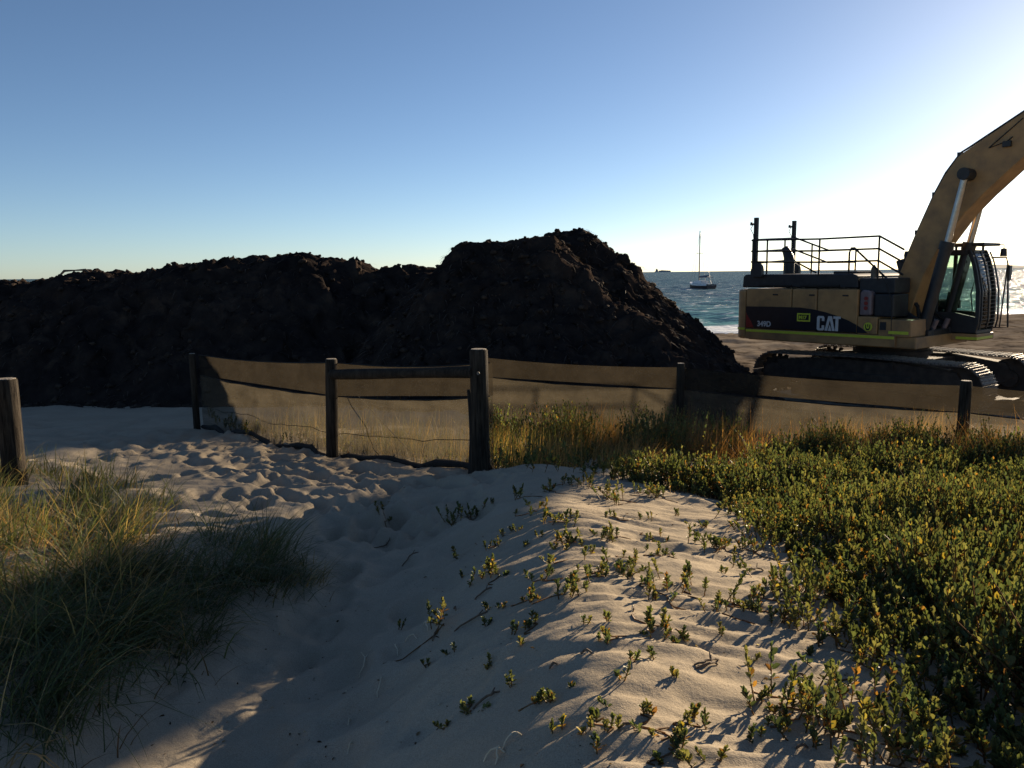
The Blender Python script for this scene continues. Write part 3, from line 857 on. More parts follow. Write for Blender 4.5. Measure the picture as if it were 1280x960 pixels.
# upper structure
B0 = -1.45
dk = MB()
dk.span((-3.1, -1.38, 1.34), (1.15, 1.38, 1.60))
dk.build('deck', M['yellow'], ex, bevel=0.02)
cw = MB()
cw.prism([(-3.16, -1.45), (-3.33, -1.43), (-3.45, -1.34), (-3.62, -0.8), (-3.70, 0), (-3.62, 0.8), (-3.45, 1.34), (-3.33, 1.43), (-3.16, 1.45)], 1.36, 2.62, axis='z')
cwo = cw.build('counterweight', M['yellow'], ex, bevel=0.06)
cws = MB()
cws.prism([(-3.17, -1.455), (-3.332, -1.436), (-3.456, -1.344), (-3.47, -1.30), (-3.46, -1.29), (-3.44, -1.335), (-3.328, -1.42), (-3.17, -1.44)], 1.585, 1.64, axis='z')
cws.build('reflective_strip', M['lime'], cwo)
# side skirt and doors (near side), mirrored plain panels on the far side
sk = MB().span((-3.145, B0, 1.36), (0.72, B0 + 0.1, 1.625)).build('side_skirt', M['yellow'], ex, bevel=0.015)
MB().span((-3.13, B0 - 0.008, 1.545), (0.70, B0 + 0.01, 1.605)).build('reflective_strip', M['lime'], sk)
for a0, a1 in ((-3.145, -1.865), (-1.845, -1.195), (-1.175, -0.175)):
    d_ = MB().span((a0, B0 + 0.004, 1.64), (a1, B0 + 0.12, 2.645)).build('side_door', M['yellow'], ex, bevel=0.03)
    MB().box(((a0 + a1) / 2 + 0.2, B0 - 0.004, 2.50), (0.14, 0.02, 0.035), bevel=0.004).build('latch', M['black'], d_)
MB().span((-3.1, -1.30, 1.60), (-0.2, 1.30, 2.62)).build('engine_bay', M['black'], ex)
for a0, a1 in ((-3.145, -1.8), (-1.78, -0.6)):
    MB().span((a0, 1.33, 1.40), (a1, 1.45, 2.64)).build('side_door', M['yellow'], ex, bevel=0.03)
# black decal with the lettering
dec = MB()
top = [(-3.14, 2.19), (-2.4, 2.20), (-1.62, 2.195), (-1.30, 2.165), (-0.99, 2.11), (-0.70, 2.035), (-0.39, 1.93), (-0.185, 1.835)]
dec.prism([(-3.14, 1.65), (-0.185, 1.65)] + top[::-1], B0 - 0.003, B0 + 0.006)
deco = dec.build('decal', M['decal'], ex)
MB().prism([(-0.168, 1.65), (0.10, 1.65), (-0.02, 1.74), (-0.168, 1.825)], B0 - 0.003, B0 + 0.006).build('decal', M['decal'], ex)
MB().prism([(-3.132, 2.02), (-3.132, 1.655), (-2.90, 1.655), (-2.98, 1.80)], B0 - 0.006, B0 + 0.0).build('red_flash', M['red'], deco)
MB().span((-1.69, B0 - 0.007, 1.86), (-1.34, B0 + 0.0, 2.06)).build('sticker', M['lime'], deco)
MB().span((-1.655, B0 - 0.009, 1.895), (-1.375, B0 - 0.002, 2.025)).build('sticker_panel', M['decal'], deco)

def text_mesh(txt, size, x, z, y, parent, mat, name='lettering', bold=0.0, sx=1.0, sp=1.0):
    cu = bpy.data.curves.new('txt', 'FONT')
    cu.body = txt; cu.size = size; cu.offset = bold; cu.extrude = 0.002; cu.space_character = sp
    to = bpy.data.objects.new('txt', cu); COL.objects.link(to)
    bpy.context.view_layer.update()
    dg = bpy.context.evaluated_depsgraph_get()
    me = bpy.data.meshes.new_from_object(to.evaluated_get(dg))
    bpy.data.objects.remove(to)
    me.materials.clear()
    me.transform(Matrix.Translation((x, y, z)) @ Matrix.Diagonal((sx, 1, 1, 1)) @ Matrix.Rotation(math.pi / 2, 4, 'X'))
    return link(name, me, mat, parent)
text_mesh('349D', 0.185, -2.80, 1.70, B0 - 0.007, deco, M['white'], bold=0.006, sx=0.95)
text_mesh('M17', 0.115, -1.64, 1.92, B0 - 0.013, deco, M['lime'], bold=0.006)
# big three letters drawn as blocks; the A carries a wedge
Lz, Lh = 1.665, 0.345
def glyph(polys, name='lettering', mat='white', par=None, y=B0 - 0.006):
    m_ = MB()
    for p in polys: m_.prism([(a, Lz + z * Lh) for a, z in p], y - 0.004, y + 0.004)
    m_.build(name, M[mat], par or deco)
x0 = -1.16
glyph([[(x0 + .03, 0), (x0 + .16, 0), (x0 + .19, .10), (x0 + .19, .36), (x0 + .125, .36), (x0 + .125, .15), (x0 + .07, .15), (x0 + .07, .85), (x0 + .125, .85), (x0 + .125, .66), (x0 + .19, .66), (x0 + .19, .90), (x0 + .16, 1), (x0 + .03, 1), (x0, .90), (x0, .10)]])
x1 = x0 + .20
glyph([[(x1, 0), (x1 + .065, 0), (x1 + .13, .74), (x1 + .195, 0), (x1 + .26, 0), (x1 + .175, 1), (x1 + .085, 1)]])
glyph([[(x1 + .085, 0), (x1 + .175, 0), (x1 + .13, .42)]])
x2 = x0 + .415
glyph([[(x2, .84), (x2 + .055, .84), (x2 + .055, 0), (x2 + .125, 0), (x2 + .125, .84), (x2 + .18, .84), (x2 + .18, 1), (x2, 1)]])

# hood with its raised covers
hd = MB()
hd.prism([(-3.43, 2.665), (-3.41, 2.95), (-3.34, 3.0), (-0.45, 3.0), (-0.32, 2.95), (-0.30, 2.665)], -1.22, 1.22)
hdo = hd.build('hood', M['black'], ex, bevel=0.03)
MB().span((-2.9, -1.26, 2.70), (-2.0, -1.218, 2.74)).build('hood_trim', M['rail'], hdo)
MB().span((-1.75, -1.26, 2.70), (-0.75, -1.218, 2.74)).build('hood_trim', M['rail'], hdo)
MB().span((-1.1, -0.9, 2.99), (-0.5, 0.3, 3.06), 0.02).build('hood_cover', M['black'], hdo)
MB().span((-0.28, -1.2, 2.55), (0.55, -0.45, 2.90), 0.03).build('hydraulic_tank', M['black'], ex)
MB().span((-0.28, -0.40, 1.6), (-0.05, 1.25, 2.90), 0.03).build('firewall', M['black'], ex)
exh = MB()
exh.tube([(-3.05, 0.35, 2.98), (-3.05, 0.35, 3.34), (-3.07, 0.35, 3.46), (-3.14, 0.35, 3.60), (-3.2, 0.35, 3.70)], 0.11, 14, [0.14, 0.14, 0.135, 0.11, 0.09])
exh.build('exhaust_stack', M['black'], ex, smooth=True)
MB().cyl((-0.12, -0.85, 2.88), (-0.12, -0.85, 3.12), 0.07, seg=12).cyl((-0.12, -0.85, 3.12), (-0.12, -0.85, 3.2), 0.07, 0.02, seg=12).build('filler_neck', M['steel'], ex, smooth=True)

# masts at the two rear corners
for a, b, zt in ((-3.02, -1.28, 4.43), (-3.50, 1.28, 4.46)):
    m_ = MB().span((a - 0.045, b - 0.045, 2.95), (a + 0.045, b + 0.045, zt)).build('mast', M['rail'], ex)
    MB().cyl((a - 0.02, b, zt - 0.16), (a - 0.16, b - 0.02, zt - 0.16), 0.025, seg=8).cyl((a - 0.13, b - 0.02, zt - 0.19), (a - 0.13, b - 0.02, zt - 0.11), 0.03, seg=8).build('sensor', M['black'], m_)
    MB().tube([(a - 0.05, b - 0.05, zt - 0.16), (a - 0.13, b - 0.05, zt - 0.28), (a - 0.05, b - 0.05, zt - 0.42), (a - 0.0, b - 0.055, zt - 0.8), (a - 0.02, b - 0.055, 3.1)], 0.009, 6).build('cable', M['hose'], m_)
    bk = MB().cyl((a + 0.07, b - 0.05, 3.14), (a + 0.07, b + 0.05, 3.14), 0.15, seg=18).span((a - 0.09, b - 0.06, 2.94), (a + 0.22, b + 0.06, 3.14))
    bk.build('mast_bracket', M['black'], m_)

# handrails: the near side runs level along the hood, the far side drops to the steps
def rail_run(name, pts_top, offs, posts, r=0.023):
    o = MB()
    for dz in offs:
        o.tube([(a, b, z + dz) for a, b, z in pts_top], r, 8)
    for a, b, z0_, z1_ in posts:
        o.cyl((a, b, z0_), (a, b, z1_), r, seg=8)
    return o.build(name, M['rail'], ex, smooth=True)
bn = -1.22
rail_run('handrail', [(-3.18, bn, 3.87), (-1.30, bn, 3.83), (0.15, bn, 3.84), (0.72, bn, 3.52)], (0, -0.28, -0.55),
         [(-3.14, bn, 2.95, 3.87), (-1.30, bn, 2.97, 3.83), (0.15, bn, 2.85, 3.84)])
rail_run('handrail', [(-3.14, bn, 3.88), (-3.45, 1.22, 3.98)], (0, -0.30, -0.60), [(-3.25, -0.4, 3.0, 3.91), (-3.38, 0.65, 3.0, 3.95)])
rail_run('handrail', [(-3.45, 1.22, 4.0), (-2.42, 1.22, 3.62), (-1.65, 1.22, 3.62)], (0, -0.33), [(-2.9, 1.22, 2.98, 3.80), (-1.65, 1.22, 2.98, 3.62)])
rail_run('handrail', [(-3.45, 1.22, 3.36), (-2.75, 1.22, 3.02)], (0,), [])
rail_run('grab_rail', [(-0.66, -1.0, 2.9), (-0.66, -1.0, 3.50), (-0.62, -1.0, 3.60), (-0.54, -1.0, 3.60), (-0.46, -1.0, 3.52), (0.35, -1.0, 2.80)], (0,), [])
rail_run('grab_rail', [(0.62, -1.42, 1.62), (0.60, -1.42, 2.35), (0.45, -1.40, 2.75), (0.28, -1.3, 2.95)], (0,), [], r=0.014)

# near front: steps box, tail lamp cover, tank
sbx = MB().span((-0.165, B0 + 0.01, 1.63), (0.30, -0.55, 2.03)).build('tool_box', M['yellow'], ex, bevel=0.02)
MB().cyl((0.09, B0 - 0.004, 1.80), (0.09, B0 + 0.02, 1.80), 0.098, seg=24).build('sticker', M['lime'], sbx)
glm = MB()
glm.prism([(0.03, 1.78), (0.055, 1.78), (0.08, 1.755), (0.10, 1.755), (0.125, 1.78), (0.15, 1.78), (0.12, 1.72), (0.06, 1.72)], B0 - 0.008, B0 + 0.0)
glm.prism([(0.03, 1.775), (0.052, 1.775), (0.052, 1.855), (0.03, 1.855)], B0 - 0.008, B0 + 0.0)
glm.prism([(0.128, 1.775), (0.15, 1.775), (0.15, 1.855), (0.128, 1.855)], B0 - 0.008, B0 + 0.0)
glm.prism([(0.08, 1.80), (0.10, 1.80), (0.10, 1.86), (0.08, 1.86)], B0 - 0.008, B0 + 0.0)
glm.build('sticker_mark', M['decal'], sbx)
st = MB().span((0.32, B0 + 0.02, 1.60), (1.05, -0.6, 1.98)).build('step_box', M['yellow'], ex, bevel=0.02)
MB().span((0.36, B0 + 0.008, 1.74), (0.50, B0 + 0.03, 1.92)).build('vent', M['black'], st)
MB().span((0.56, B0 + 0.010, 1.66), (1.0, B0 + 0.03, 1.725)).build('reflective_strip', M['lime'], st)
MB().span((0.74, B0 + 0.06, 1.36), (1.14, -0.6, 1.598)).build('step', M['yellow'], ex, bevel=0.015)
lp = MB()
lp.prism([(-0.16, 2.05), (0.12, 2.05), (0.12, 2.54), (0.06, 2.62), (-0.10, 2.64), (-0.16, 2.58)], B0 + 0.05, B0 + 0.28)
lpo = lp.build('tail_lamp', M['lens'], ex, bevel=0.05)
for z in (2.22, 2.33, 2.44):
    MB().cyl((0.0, B0 + 0.03, z), (0.0, B0 + 0.06, z), 0.045, seg=14).build('red_lens', M['red'], lpo)
MB().span((0.16, -1.34, 2.03), (0.60, -0.60, 2.54), 0.03).build('fuel_tank', M['black'], ex)

# boom, its pipes, cylinders
boom_poly = [(-0.05, 1.86), (-0.02, 2.2), (0.09, 2.58), (0.51, 3.75), (0.9, 4.71), (1.12, 5.14), (1.36, 5.49), (1.5, 5.6), (2.63, 6.28), (4.2, 6.86), (5.6, 7.16), (5.82, 7.10), (5.84, 6.90), (4.6, 6.64), (3.4, 6.0), (2.46, 5.16), (1.94, 4.66), (1.59, 4.28), (1.09, 3.55), (0.79, 2.93), (0.63, 2.42), (0.52, 1.95), (0.36, 1.72), (0.1, 1.70)]
bmo = MB().prism(boom_poly, -0.36, 0.36).build('boom', M['yellow'], ex, bevel=0.02)
for b in (-0.12, 0.05, 0.2):
    MB().tube([(0.30, b, 3.42), (0.50, b, 3.96), (0.84, b, 4.80), (1.05, b, 5.22), (1.34, b, 5.62), (1.52, b, 5.72), (2.6, b, 6.36), (4.2, b, 6.93)], 0.022, 8).build('hydraulic_pipe', M['black'], bmo, smooth=True)
for a, z in ((0.50, 3.93), (0.84, 4.76), (1.33, 5.58)):
    MB().box((a, 0.04, z), (0.08, 0.44, 0.10)).build('pipe_clamp', M['black'], bmo)
MB().box((0.22, 0.0, 3.18), (0.20, 0.5, 0.28), Matrix.Rotation(R_(-18), 3, 'Y'), bevel=0.03).build('valve_block', M['black'], bmo)
for b in (-1, 1):
    MB().cyl((1.66, b * 0.36, 5.10), (1.66, b * 0.74, 5.10), 0.13, seg=24).build('pivot_pin', M['black'], bmo, smooth=True)
    cy = MB().cyl((0.93, b * 0.60, 1.62), (1.36, b * 0.60, 3.60), 0.125, seg=20).cyl((1.335, b * 0.60, 3.50), (1.375, b * 0.60, 3.68), 0.15, seg=20)
    cyo = cy.build('boom_cylinder', M['black'], ex, smooth=True)
    MB().cyl((1.36, b * 0.60, 3.60), (1.655, b * 0.60, 5.08), 0.072, seg=18).build('rod', M['chrome'], cyo, smooth=True)
MB().tube([(2.62, -0.365, 6.15), (2.0, -0.375, 5.62), (2.35, -0.375, 5.72), (2.45, -0.37, 5.8)], 0.012, 6).build('cable', M['hose'], bmo)
MB().box((2.36, -0.40, 5.66), (0.16, 0.08, 0.12), bevel=0.01).build('work_lamp', M['black'], bmo)
# stick and bucket beyond the edge of the picture
stk = MB().prism([(5.35, 7.25), (5.55, 7.55), (5.95, 7.45), (8.9, 5.75), (8.95, 5.45), (8.7, 5.4), (5.7, 6.8)], -0.27, 0.27).build('stick', M['yellow'], ex, bevel=0.02)
MB().prism([(8.9, 5.6), (9.5, 5.2), (9.7, 4.5), (9.3, 4.0), (8.8, 3.9), (8.5, 4.2), (9.0, 4.5), (8.7, 5.4)], -0.75, 0.75).build('bucket', M['frame'], ex, bevel=0.02)
asm = MB().cyl((3.2, 0, 6.95), (4.6, 0, 7.5), 0.11, seg=18).cyl((4.6, 0, 7.5), (5.4, 0, 7.46), 0.06, seg=16)
asm.build('stick_cylinder', M['black'], ex, smooth=True)
# hoses and brackets at the boom foot
hs = MB()
hr = random.Random(4)
for i in range(16):
    b = hr.uniform(-0.55, 0.5); a0 = hr.uniform(-0.1, 0.5); a1 = hr.uniform(0.6, 1.15)
    hs.tube([(a0, b, hr.uniform(2.2, 2.6)), (a0 + 0.2, b + 0.04, hr.uniform(1.9, 2.3)), ((a0 + a1) / 2, b, hr.uniform(1.6, 2.1)), (a1, b * 0.8, hr.uniform(1.5, 1.9))], 0.028, 7)
hs.build('hose_bundle', M['hose'], ex, smooth=True)
fb = MB()
for b in (-0.52, 0.42):
    fb.prism([(-0.25, 1.55), (1.15, 1.45), (1.12, 1.75), (0.35, 2.25), (-0.15, 2.2)], b, b + 0.08)
fb.span((0.5, -0.7, 1.36), (1.12, 0.42, 1.72))
fb.build('boom_bracket', M['black'], ex, bevel=0.015)
for b in (-0.34, 0.28):
    MB().cyl((1.0, b, 1.62), (1.13, b, 1.95), 0.06, seg=12).build('swing_motor', M['lens'], ex, smooth=True)

# cab
cabz0, cabz1 = 1.62, 3.52
def cab_front(z): return float(np.interp(z, [1.62, 1.9, 2.6, 3.2, 3.52], [1.66, 1.72, 1.70, 1.58, 1.44]))
BC0, BC1 = 0.46, 1.46
cabe = MB()
for b in (BC0, BC1 - 0.07):
    fr_ = [(cab_front(z), z) for z in np.linspace(cabz0, cabz1, 9)]
    cabe.prism(fr_ + [(a - 0.085, z) for a, z in fr_[::-1]], b, b + 0.07)            # front pillar
    cabe.prism([(0.72, cabz0), (0.80, cabz0), (0.80, 3.44), (0.72, 3.44)], b, b + 0.07)   # middle pillar
    cabe.prism([(-0.1, cabz0), (0.0, cabz0), (0.05, 3.44), (-0.05, 3.44)], b, b + 0.07)
    cabe.prism([(-0.1, cabz0), (1.62, cabz0), (1.66, 1.98), (1.2, 2.08), (-0.1, 2.12)], b + 0.005, b + 0.062)  # lower side
    cabe.prism([(-0.06, 3.40), (1.47, 3.40), (1.43, 3.52), (-0.04, 3.52)], b, b + 0.07)
cabe.span((-0.08, BC0 + 0.07, cabz0), (-0.02, BC1 - 0.07, 2.4))
cabe.span((-0.06, BC0 + 0.06, 3.44), (1.42, BC1 - 0.06, 3.515))
cabe.span((-0.1, BC0 + 0.06, 1.60), (1.66, BC1 - 0.06, 1.68))
cab = cabe.build('cab', M['black'], ex, bevel=0.012)
MB().prism([(0.0, 2.12), (0.72, 2.10), (0.72, 3.40), (0.04, 3.40)], BC0 + 0.03, BC0 + 0.036).build('window', M['glass'], cab)
fz = [(cab_front(z) - 0.085, z) for z in np.linspace(2.0, 3.40, 7)]
MB().prism([(0.80, 2.08), (1.2, 2.08)] + fz + [(0.80, 3.40)], BC0 + 0.03, BC0 + 0.036).build('window', M['glass'], cab)
MB().prism([(0.80, 2.08), (1.2, 2.08)] + fz + [(0.80, 3.40)], BC1 - 0.04, BC1 - 0.034).build('window', M['glass'], cab)
MB().prism([(0.0, 2.12), (0.72, 2.10), (0.72, 3.40), (0.04, 3.40)], BC1 - 0.04, BC1 - 0.034).build('window', M['glass'], cab)
fz = [(cab_front(z) - 0.05, z) for z in np.linspace(1.72, 3.44, 9)]
MB().prism(fz + [(a - 0.006, z) for a, z in fz[::-1]], BC0 + 0.075, BC1 - 0.075).build('windscreen', M['glass'], cab)
MB().span((-0.06, BC0 + 0.07, 2.42), (-0.05, BC1 - 0.07, 3.42)).build('window', M['glass'], cab)
for i in range(20):                                                    # bars of the front guard
    z = 1.76 + i * (3.42 - 1.76) / 19
    MB().span((cab_front(z) + 0.028, BC0 + 0.02, z - 0.006), (cab_front(z) + 0.038, BC1 - 0.02, z + 0.006)).build('guard_bar', M['black'], cab)
gfr = [(cab_front(z) + 0.06, z) for z in np.linspace(1.70, 3.48, 9)]
for b in (BC0 + 0.0, (BC0 + BC1) / 2 - 0.1, BC1 - 0.03):
    MB().prism(gfr + [(a - 0.03, z) for a, z in gfr[::-1]], b, b + 0.03).build('guard_upright', M['black'], cab)
MB().span((0.55, BC0 + 0.02, 3.60), (1.72, BC1 - 0.02, 3.67), 0.02).build('roof_guard', M['black'], cab)
for a in (0.7, 1.1, 1.38):
    for b in (BC0 + 0.1, BC1 - 0.1):
        MB().cyl((a, b, 3.50), (a, b, 3.62), 0.03, seg=8).build('roof_stud', M['black'], cab)
MB().tube([(1.70, BC1 - 0.2, 3.63), (1.86, BC1 - 0.2, 3.62), (1.86, BC1 - 0.2, 3.54)], 0.014, 6).cyl((1.86, BC1 - 0.2, 3.36), (1.86, BC1 - 0.2, 3.54), 0.075, 0.06, seg=14).build('work_lamp', M['black'], cab)
MB().tube([(1.52, BC1 + 0.05, 3.34), (1.82, BC1 + 0.1, 3.34), (1.86, BC1 + 0.1, 3.2), (1.95, BC1 + 0.1, 1.72), (1.62, BC1 + 0.02, 1.70)], 0.02, 8).tube([(1.86, BC1 + 0.1, 3.2), (1.78, BC1 + 0.08, 1.72)], 0.016, 8).build('grab_rail', M['rail'], cab)
MB().box((1.90, BC1 + 0.14, 2.98), (0.05, 0.16, 0.36), bevel=0.015).build('mirror', M['black'], cab)
MB().span((0.85, BC0 - 0.01, 1.44), (1.70, BC1, 1.60)).build('cab_base', M['yellow'], ex, bevel=0.02)
MB().span((1.25, BC0 - 0.018, 1.47), (1.712, BC1 - 0.1, 1.53)).build('reflective_strip', M['lime'], cab)
sea_ = MB().span((0.25, 0.72, 2.0), (0.80, 1.22, 2.2), 0.05)
sea_.box((0.24, 0.97, 2.52), (0.16, 0.5, 0.75), Matrix.Rotation(R_(-8), 3, 'Y'), bevel=0.05)
sea_.box((0.18, 0.97, 3.0), (0.12, 0.3, 0.2), Matrix.Rotation(R_(-8), 3, 'Y'), bevel=0.04)
sea_.span((0.4, 0.85, 1.66), (0.7, 1.1, 2.02))
sea_.build('seat', M['black'], cab)
for b in (0.66, 1.28):
    MB().span((0.5, b - 0.06, 2.15), (0.98, b + 0.06, 2.36), 0.03).cyl((0.92, b, 2.3), (0.96, b, 2.56), 0.025, seg=8).build('control_console', M['black'], cab)
MB().tube([(1.47, BC0 + 0.3, 2.0), (1.38, BC0 + 0.36, 2.5), (1.50, BC0 + 0.42, 3.2)], 0.012, 6).build('wiper', M['black'], cab)

# ------------------------------------------------------------------ boats
def loft(mb, sections):
    rings = []
    for x, pts in sections:
        rings.append([mb.bm.verts.new((x, y, z)) for y, z in pts])
    for a, b in zip(rings[:-1], rings[1:]):
        for k in range(len(a) - 1):
            mb.bm.faces.new((a[k], a[k + 1], b[k + 1], b[k]))
        mb.bm.faces.new((a[-1], a[0], b[0], b[-1]))
    mb.bm.faces.new(rings[0][::-1]); mb.bm.faces.new(rings[-1])
yb = empty('sailing_boat', (39.8, 172.0, -0.1), R_(104))
tag(yb, 'moored sailing boat with bare mast and furled sail on the open water', 'boat')
hl = MB()
secs = []
for x, wd, sh in ((-4.6, 1.15, 1.05), (-3, 1.45, 1.0), (-1, 1.6, 1.0), (1.2, 1.5, 1.08), (3.2, 0.95, 1.22), (4.4, 0.40, 1.36), (5.0, 0.05, 1.46)):
    secs.append((x, [(-wd, sh), (-wd * 0.96, 0.45), (-wd * 0.55, -0.25), (0, -0.5), (wd * 0.55, -0.25), (wd * 0.96, 0.45), (wd, sh)]))
loft(hl, secs)
hl.build('hull', M['hull'], yb, smooth=True)
tr_ = MB()
secs = [(x, [(-p[0][0] * -1 * 1.005, p[0][1] - 0.28), (p[-1][0] * 1.005, p[-1][1] - 0.28), (p[-1][0] * 1.01, p[-1][1] + 0.02), (p[0][0] * 1.01, p[0][1] + 0.02)]) for x, p in secs]
loft(tr_, secs)
tr_.build('topside', M['gelcoat'], yb)
MB().prism([(-1.8, 1.0), (2.6, 1.15), (2.2, 1.5), (0.6, 1.75), (-1.6, 1.75)], -0.85, 0.85).build('cabin', M['gelcoat'], yb, bevel=0.08)
MB().prism([(-3.6, 2.5), (-1.7, 2.55), (-1.5, 2.45), (-3.6, 2.40)], -0.9, 0.9).build('bimini', M['sail'], yb, bevel=0.03)
for s in (-0.8, 0.8):
    MB().cyl((-3.5, s, 1.0), (-3.5, s, 2.45), 0.03, seg=6).cyl((-1.8, s, 1.2), (-1.8, s, 2.5), 0.03, seg=6).build('canopy_pole', M['alu'], yb)
MB().cyl((0.9, 0, 1.3), (0.9, 0, 12.0), 0.13, 0.09, seg=10).build('mast', M['alu'], yb, smooth=True)
MB().tube([(0.8, 0, 2.5), (-1.0, 0, 2.55), (-3.2, 0, 2.75)], 0.1, 8, [0.17, 0.24, 0.14]).build('furled_sail', M['sail'], yb, smooth=True)
MB().cyl((0.9, -0.7, 7.4), (0.9, 0.7, 7.4), 0.04, seg=6).build('spreader', M['alu'], yb)
for p in ((4.9, 0, 1.45), (-4.5, 0, 1.1), (0.7, -1.4, 1.1), (0.7, 1.4, 1.1)):
    MB().cyl(p, (0.9, 0, 11.8), 0.02, seg=5).build('stay', M['alu'], yb)

shp = empty('cargo_ship', (1145, 6200, -1.0), R_(8))
tag(shp, 'far grey cargo ship low on the horizon line', 'ship')
hl = MB()
hl.prism([(-60, 0), (-62, 7), (-30, 7), (45, 7), (56, 10), (62, 10), (56, 0)], -9, 9)
hl.build('hull', M['ship'], shp)
MB().span((-54, -8, 7), (-40, 8, 21)).span((-52, -3, 21), (-46, 3, 26)).build('superstructure', M['ship'], shp)
for a, h in ((-30, 13), (-12, 15), (6, 14), (24, 13), (40, 12)):
    MB().span((a, -8, 7), (a + 14, 8, h)).build('cargo_block', M['ship'], shp)

# ------------------------------------------------------------------ plants
def unit(v):
    return v / np.maximum(np.linalg.norm(v, axis=-1, keepdims=True), 1e-9)

def leaves(base, dirv, up, ln, wd, col, fold=0.25):
    """pointed, slightly folded leaves: six vertices, two quads each"""
    n = len(base)
    d = unit(dirv); side = unit(np.cross(d, up)); nn = np.cross(side, d)
    ln = ln[:, None]; wd = wd[:, None]
    P = np.empty((n, 6, 3))
    P[:, 0] = base
    P[:, 1] = base + d * ln * 0.38 + side * wd * 0.46 + nn * wd * fold
    P[:, 2] = base + d * ln * 0.76 + side * wd * 0.40 + nn * wd * fold
    P[:, 3] = base + d * ln - nn * wd * 0.10
    P[:, 4] = base + d * ln * 0.76 - side * wd * 0.40 + nn * wd * fold
    P[:, 5] = base + d * ln * 0.38 - side * wd * 0.46 + nn * wd * fold
    o = np.arange(n)[:, None] * 6
    Q = np.concatenate([o + np.array([0, 1, 2, 3]), o + np.array([0, 3, 4, 5])])
    return P.reshape(-1, 3), Q, np.repeat(col, 6, axis=0)

GREEN = np.array([[0.088, 0.108, 0.044], [0.112, 0.128, 0.052], [0.066, 0.090, 0.044], [0.155, 0.152, 0.062]])
OLD = np.array([[0.34, 0.26, 0.055], [0.36, 0.19, 0.050], [0.28, 0.24, 0.07], [0.20, 0.10, 0.04]])

def shoots(bx, by, bz, h, r, nl, old=0.10, size=(0.018, 0.032), spread=1.0, top=0.55, tilt=0.25, tint=None):
    """leafy upright stems; returns leaf geometry and the stem lines"""
    S = len(bx)
    ang = r.random(S) * 2 * math.pi
    tl = np.abs(r.normal(size=S)) * tilt
    ax = np.stack([np.sin(tl) * np.cos(ang), np.sin(tl) * np.sin(ang), np.cos(tl)], -1)
    base = np.stack([bx, by, bz], -1)
    t = 1 - top * (np.linspace(0, 1, nl)[None, :] ** 1.0) + r.normal(size=(S, nl)) * 0.03
    t = np.clip(t, 0.05, 1)
    bend = 0.10 * h[:, None, None] * (t ** 2)[:, :, None] * np.stack([np.cos(ang + 1), np.sin(ang + 1), 0 * ang], -1)[:, None, :]
    pos = base[:, None, :] + ax[:, None, :] * (t * h[:, None])[:, :, None] + bend
    phi = np.arange(nl)[None, :] * 2.4 + ang[:, None] + r.normal(size=(S, nl)) * 0.35
    k = np.linspace(0, 1, nl)[None, :]
    el = (1.30 - 1.05 * k * spread) + r.normal(size=(S, nl)) * 0.25
    dv = np.stack([np.cos(el) * np.cos(phi), np.cos(el) * np.sin(phi), np.sin(el)], -1) + 0.35 * ax[:, None, :]
    up = np.zeros_like(dv); up[..., 2] = 1; up = up + 0.3 * r.normal(size=dv.shape)
    ln = (size[0] + (size[1] - size[0]) * r.random((S, nl))) * (0.65 + 0.5 * np.sin(np.clip(k * 2.6 + 0.25, 0, math.pi)))
    wd = ln * r.uniform(0.42, 0.62, (S, nl))
    pick = r.integers(len(GREEN), size=S)
    sh = GREEN[pick] * r.uniform(0.75, 1.25, (S, 1))
    if tint is not None: sh = sh * tint
    col = np.repeat(sh[:, None, :], nl, 1) * r.uniform(0.8, 1.25, (S, nl, 1))
    po = old * (0.35 + 1.6 * k ** 2) * np.where(r.random(S) < 0.28, 3.0, 0.45)[:, None]
    m_ = r.random((S, nl)) < po
    oc = OLD[r.integers(len(OLD), size=(S, nl))] * r.uniform(0.7, 1.2, (S, nl, 1))
    col = np.where(m_[..., None], oc, col)
    g = leaves(pos.reshape(-1, 3), dv.reshape(-1, 3), up.reshape(-1, 3), ln.ravel(), wd.ravel(), col.reshape(-1, 3))
    tips = base + ax * (h * 0.97)[:, None] + bend[:, 0, :]
    return g, base, tips

def sticks(a, b, w, col, r):
    """thin three-sided stems"""
    n = len(a); d = unit(b - a)
    s1 = unit(np.cross(d, np.array([0.3, 0.5, 0.1]) + 0.2 * r.normal(size=d.shape))); s2 = np.cross(d, s1)
    P = np.empty((n, 6, 3))
    for i in range(3):
        c, q = math.cos(i * 2.094), math.sin(i * 2.094)
        P[:, i] = a + (s1 * c + s2 * q) * w; P[:, 3 + i] = b + (s1 * c + s2 * q) * w * 0.6
    o = np.arange(n)[:, None] * 6
    Q = np.concatenate([o + np.array([i, (i + 1) % 3, 3 + (i + 1) % 3, 3 + i]) for i in range(3)])
    return P.reshape(-1, 3), Q, np.repeat(np.asarray(col)[None, :] * r.uniform(0.7, 1.3, (n, 1)), 6, axis=0)

def join(parts):
    V = []; Q = []; C = []; o = 0
    for v, q, c in parts:
        V.append(v); Q.append(q + o); C.append(c); o += len(v)
    return np.concatenate(V), np.concatenate(Q), np.concatenate(C)

def stuff(name, geo, mat, label, cat):
    o = link(name, np_mesh(name, *geo), mat)
    return tag(o, label, cat, kind='stuff')

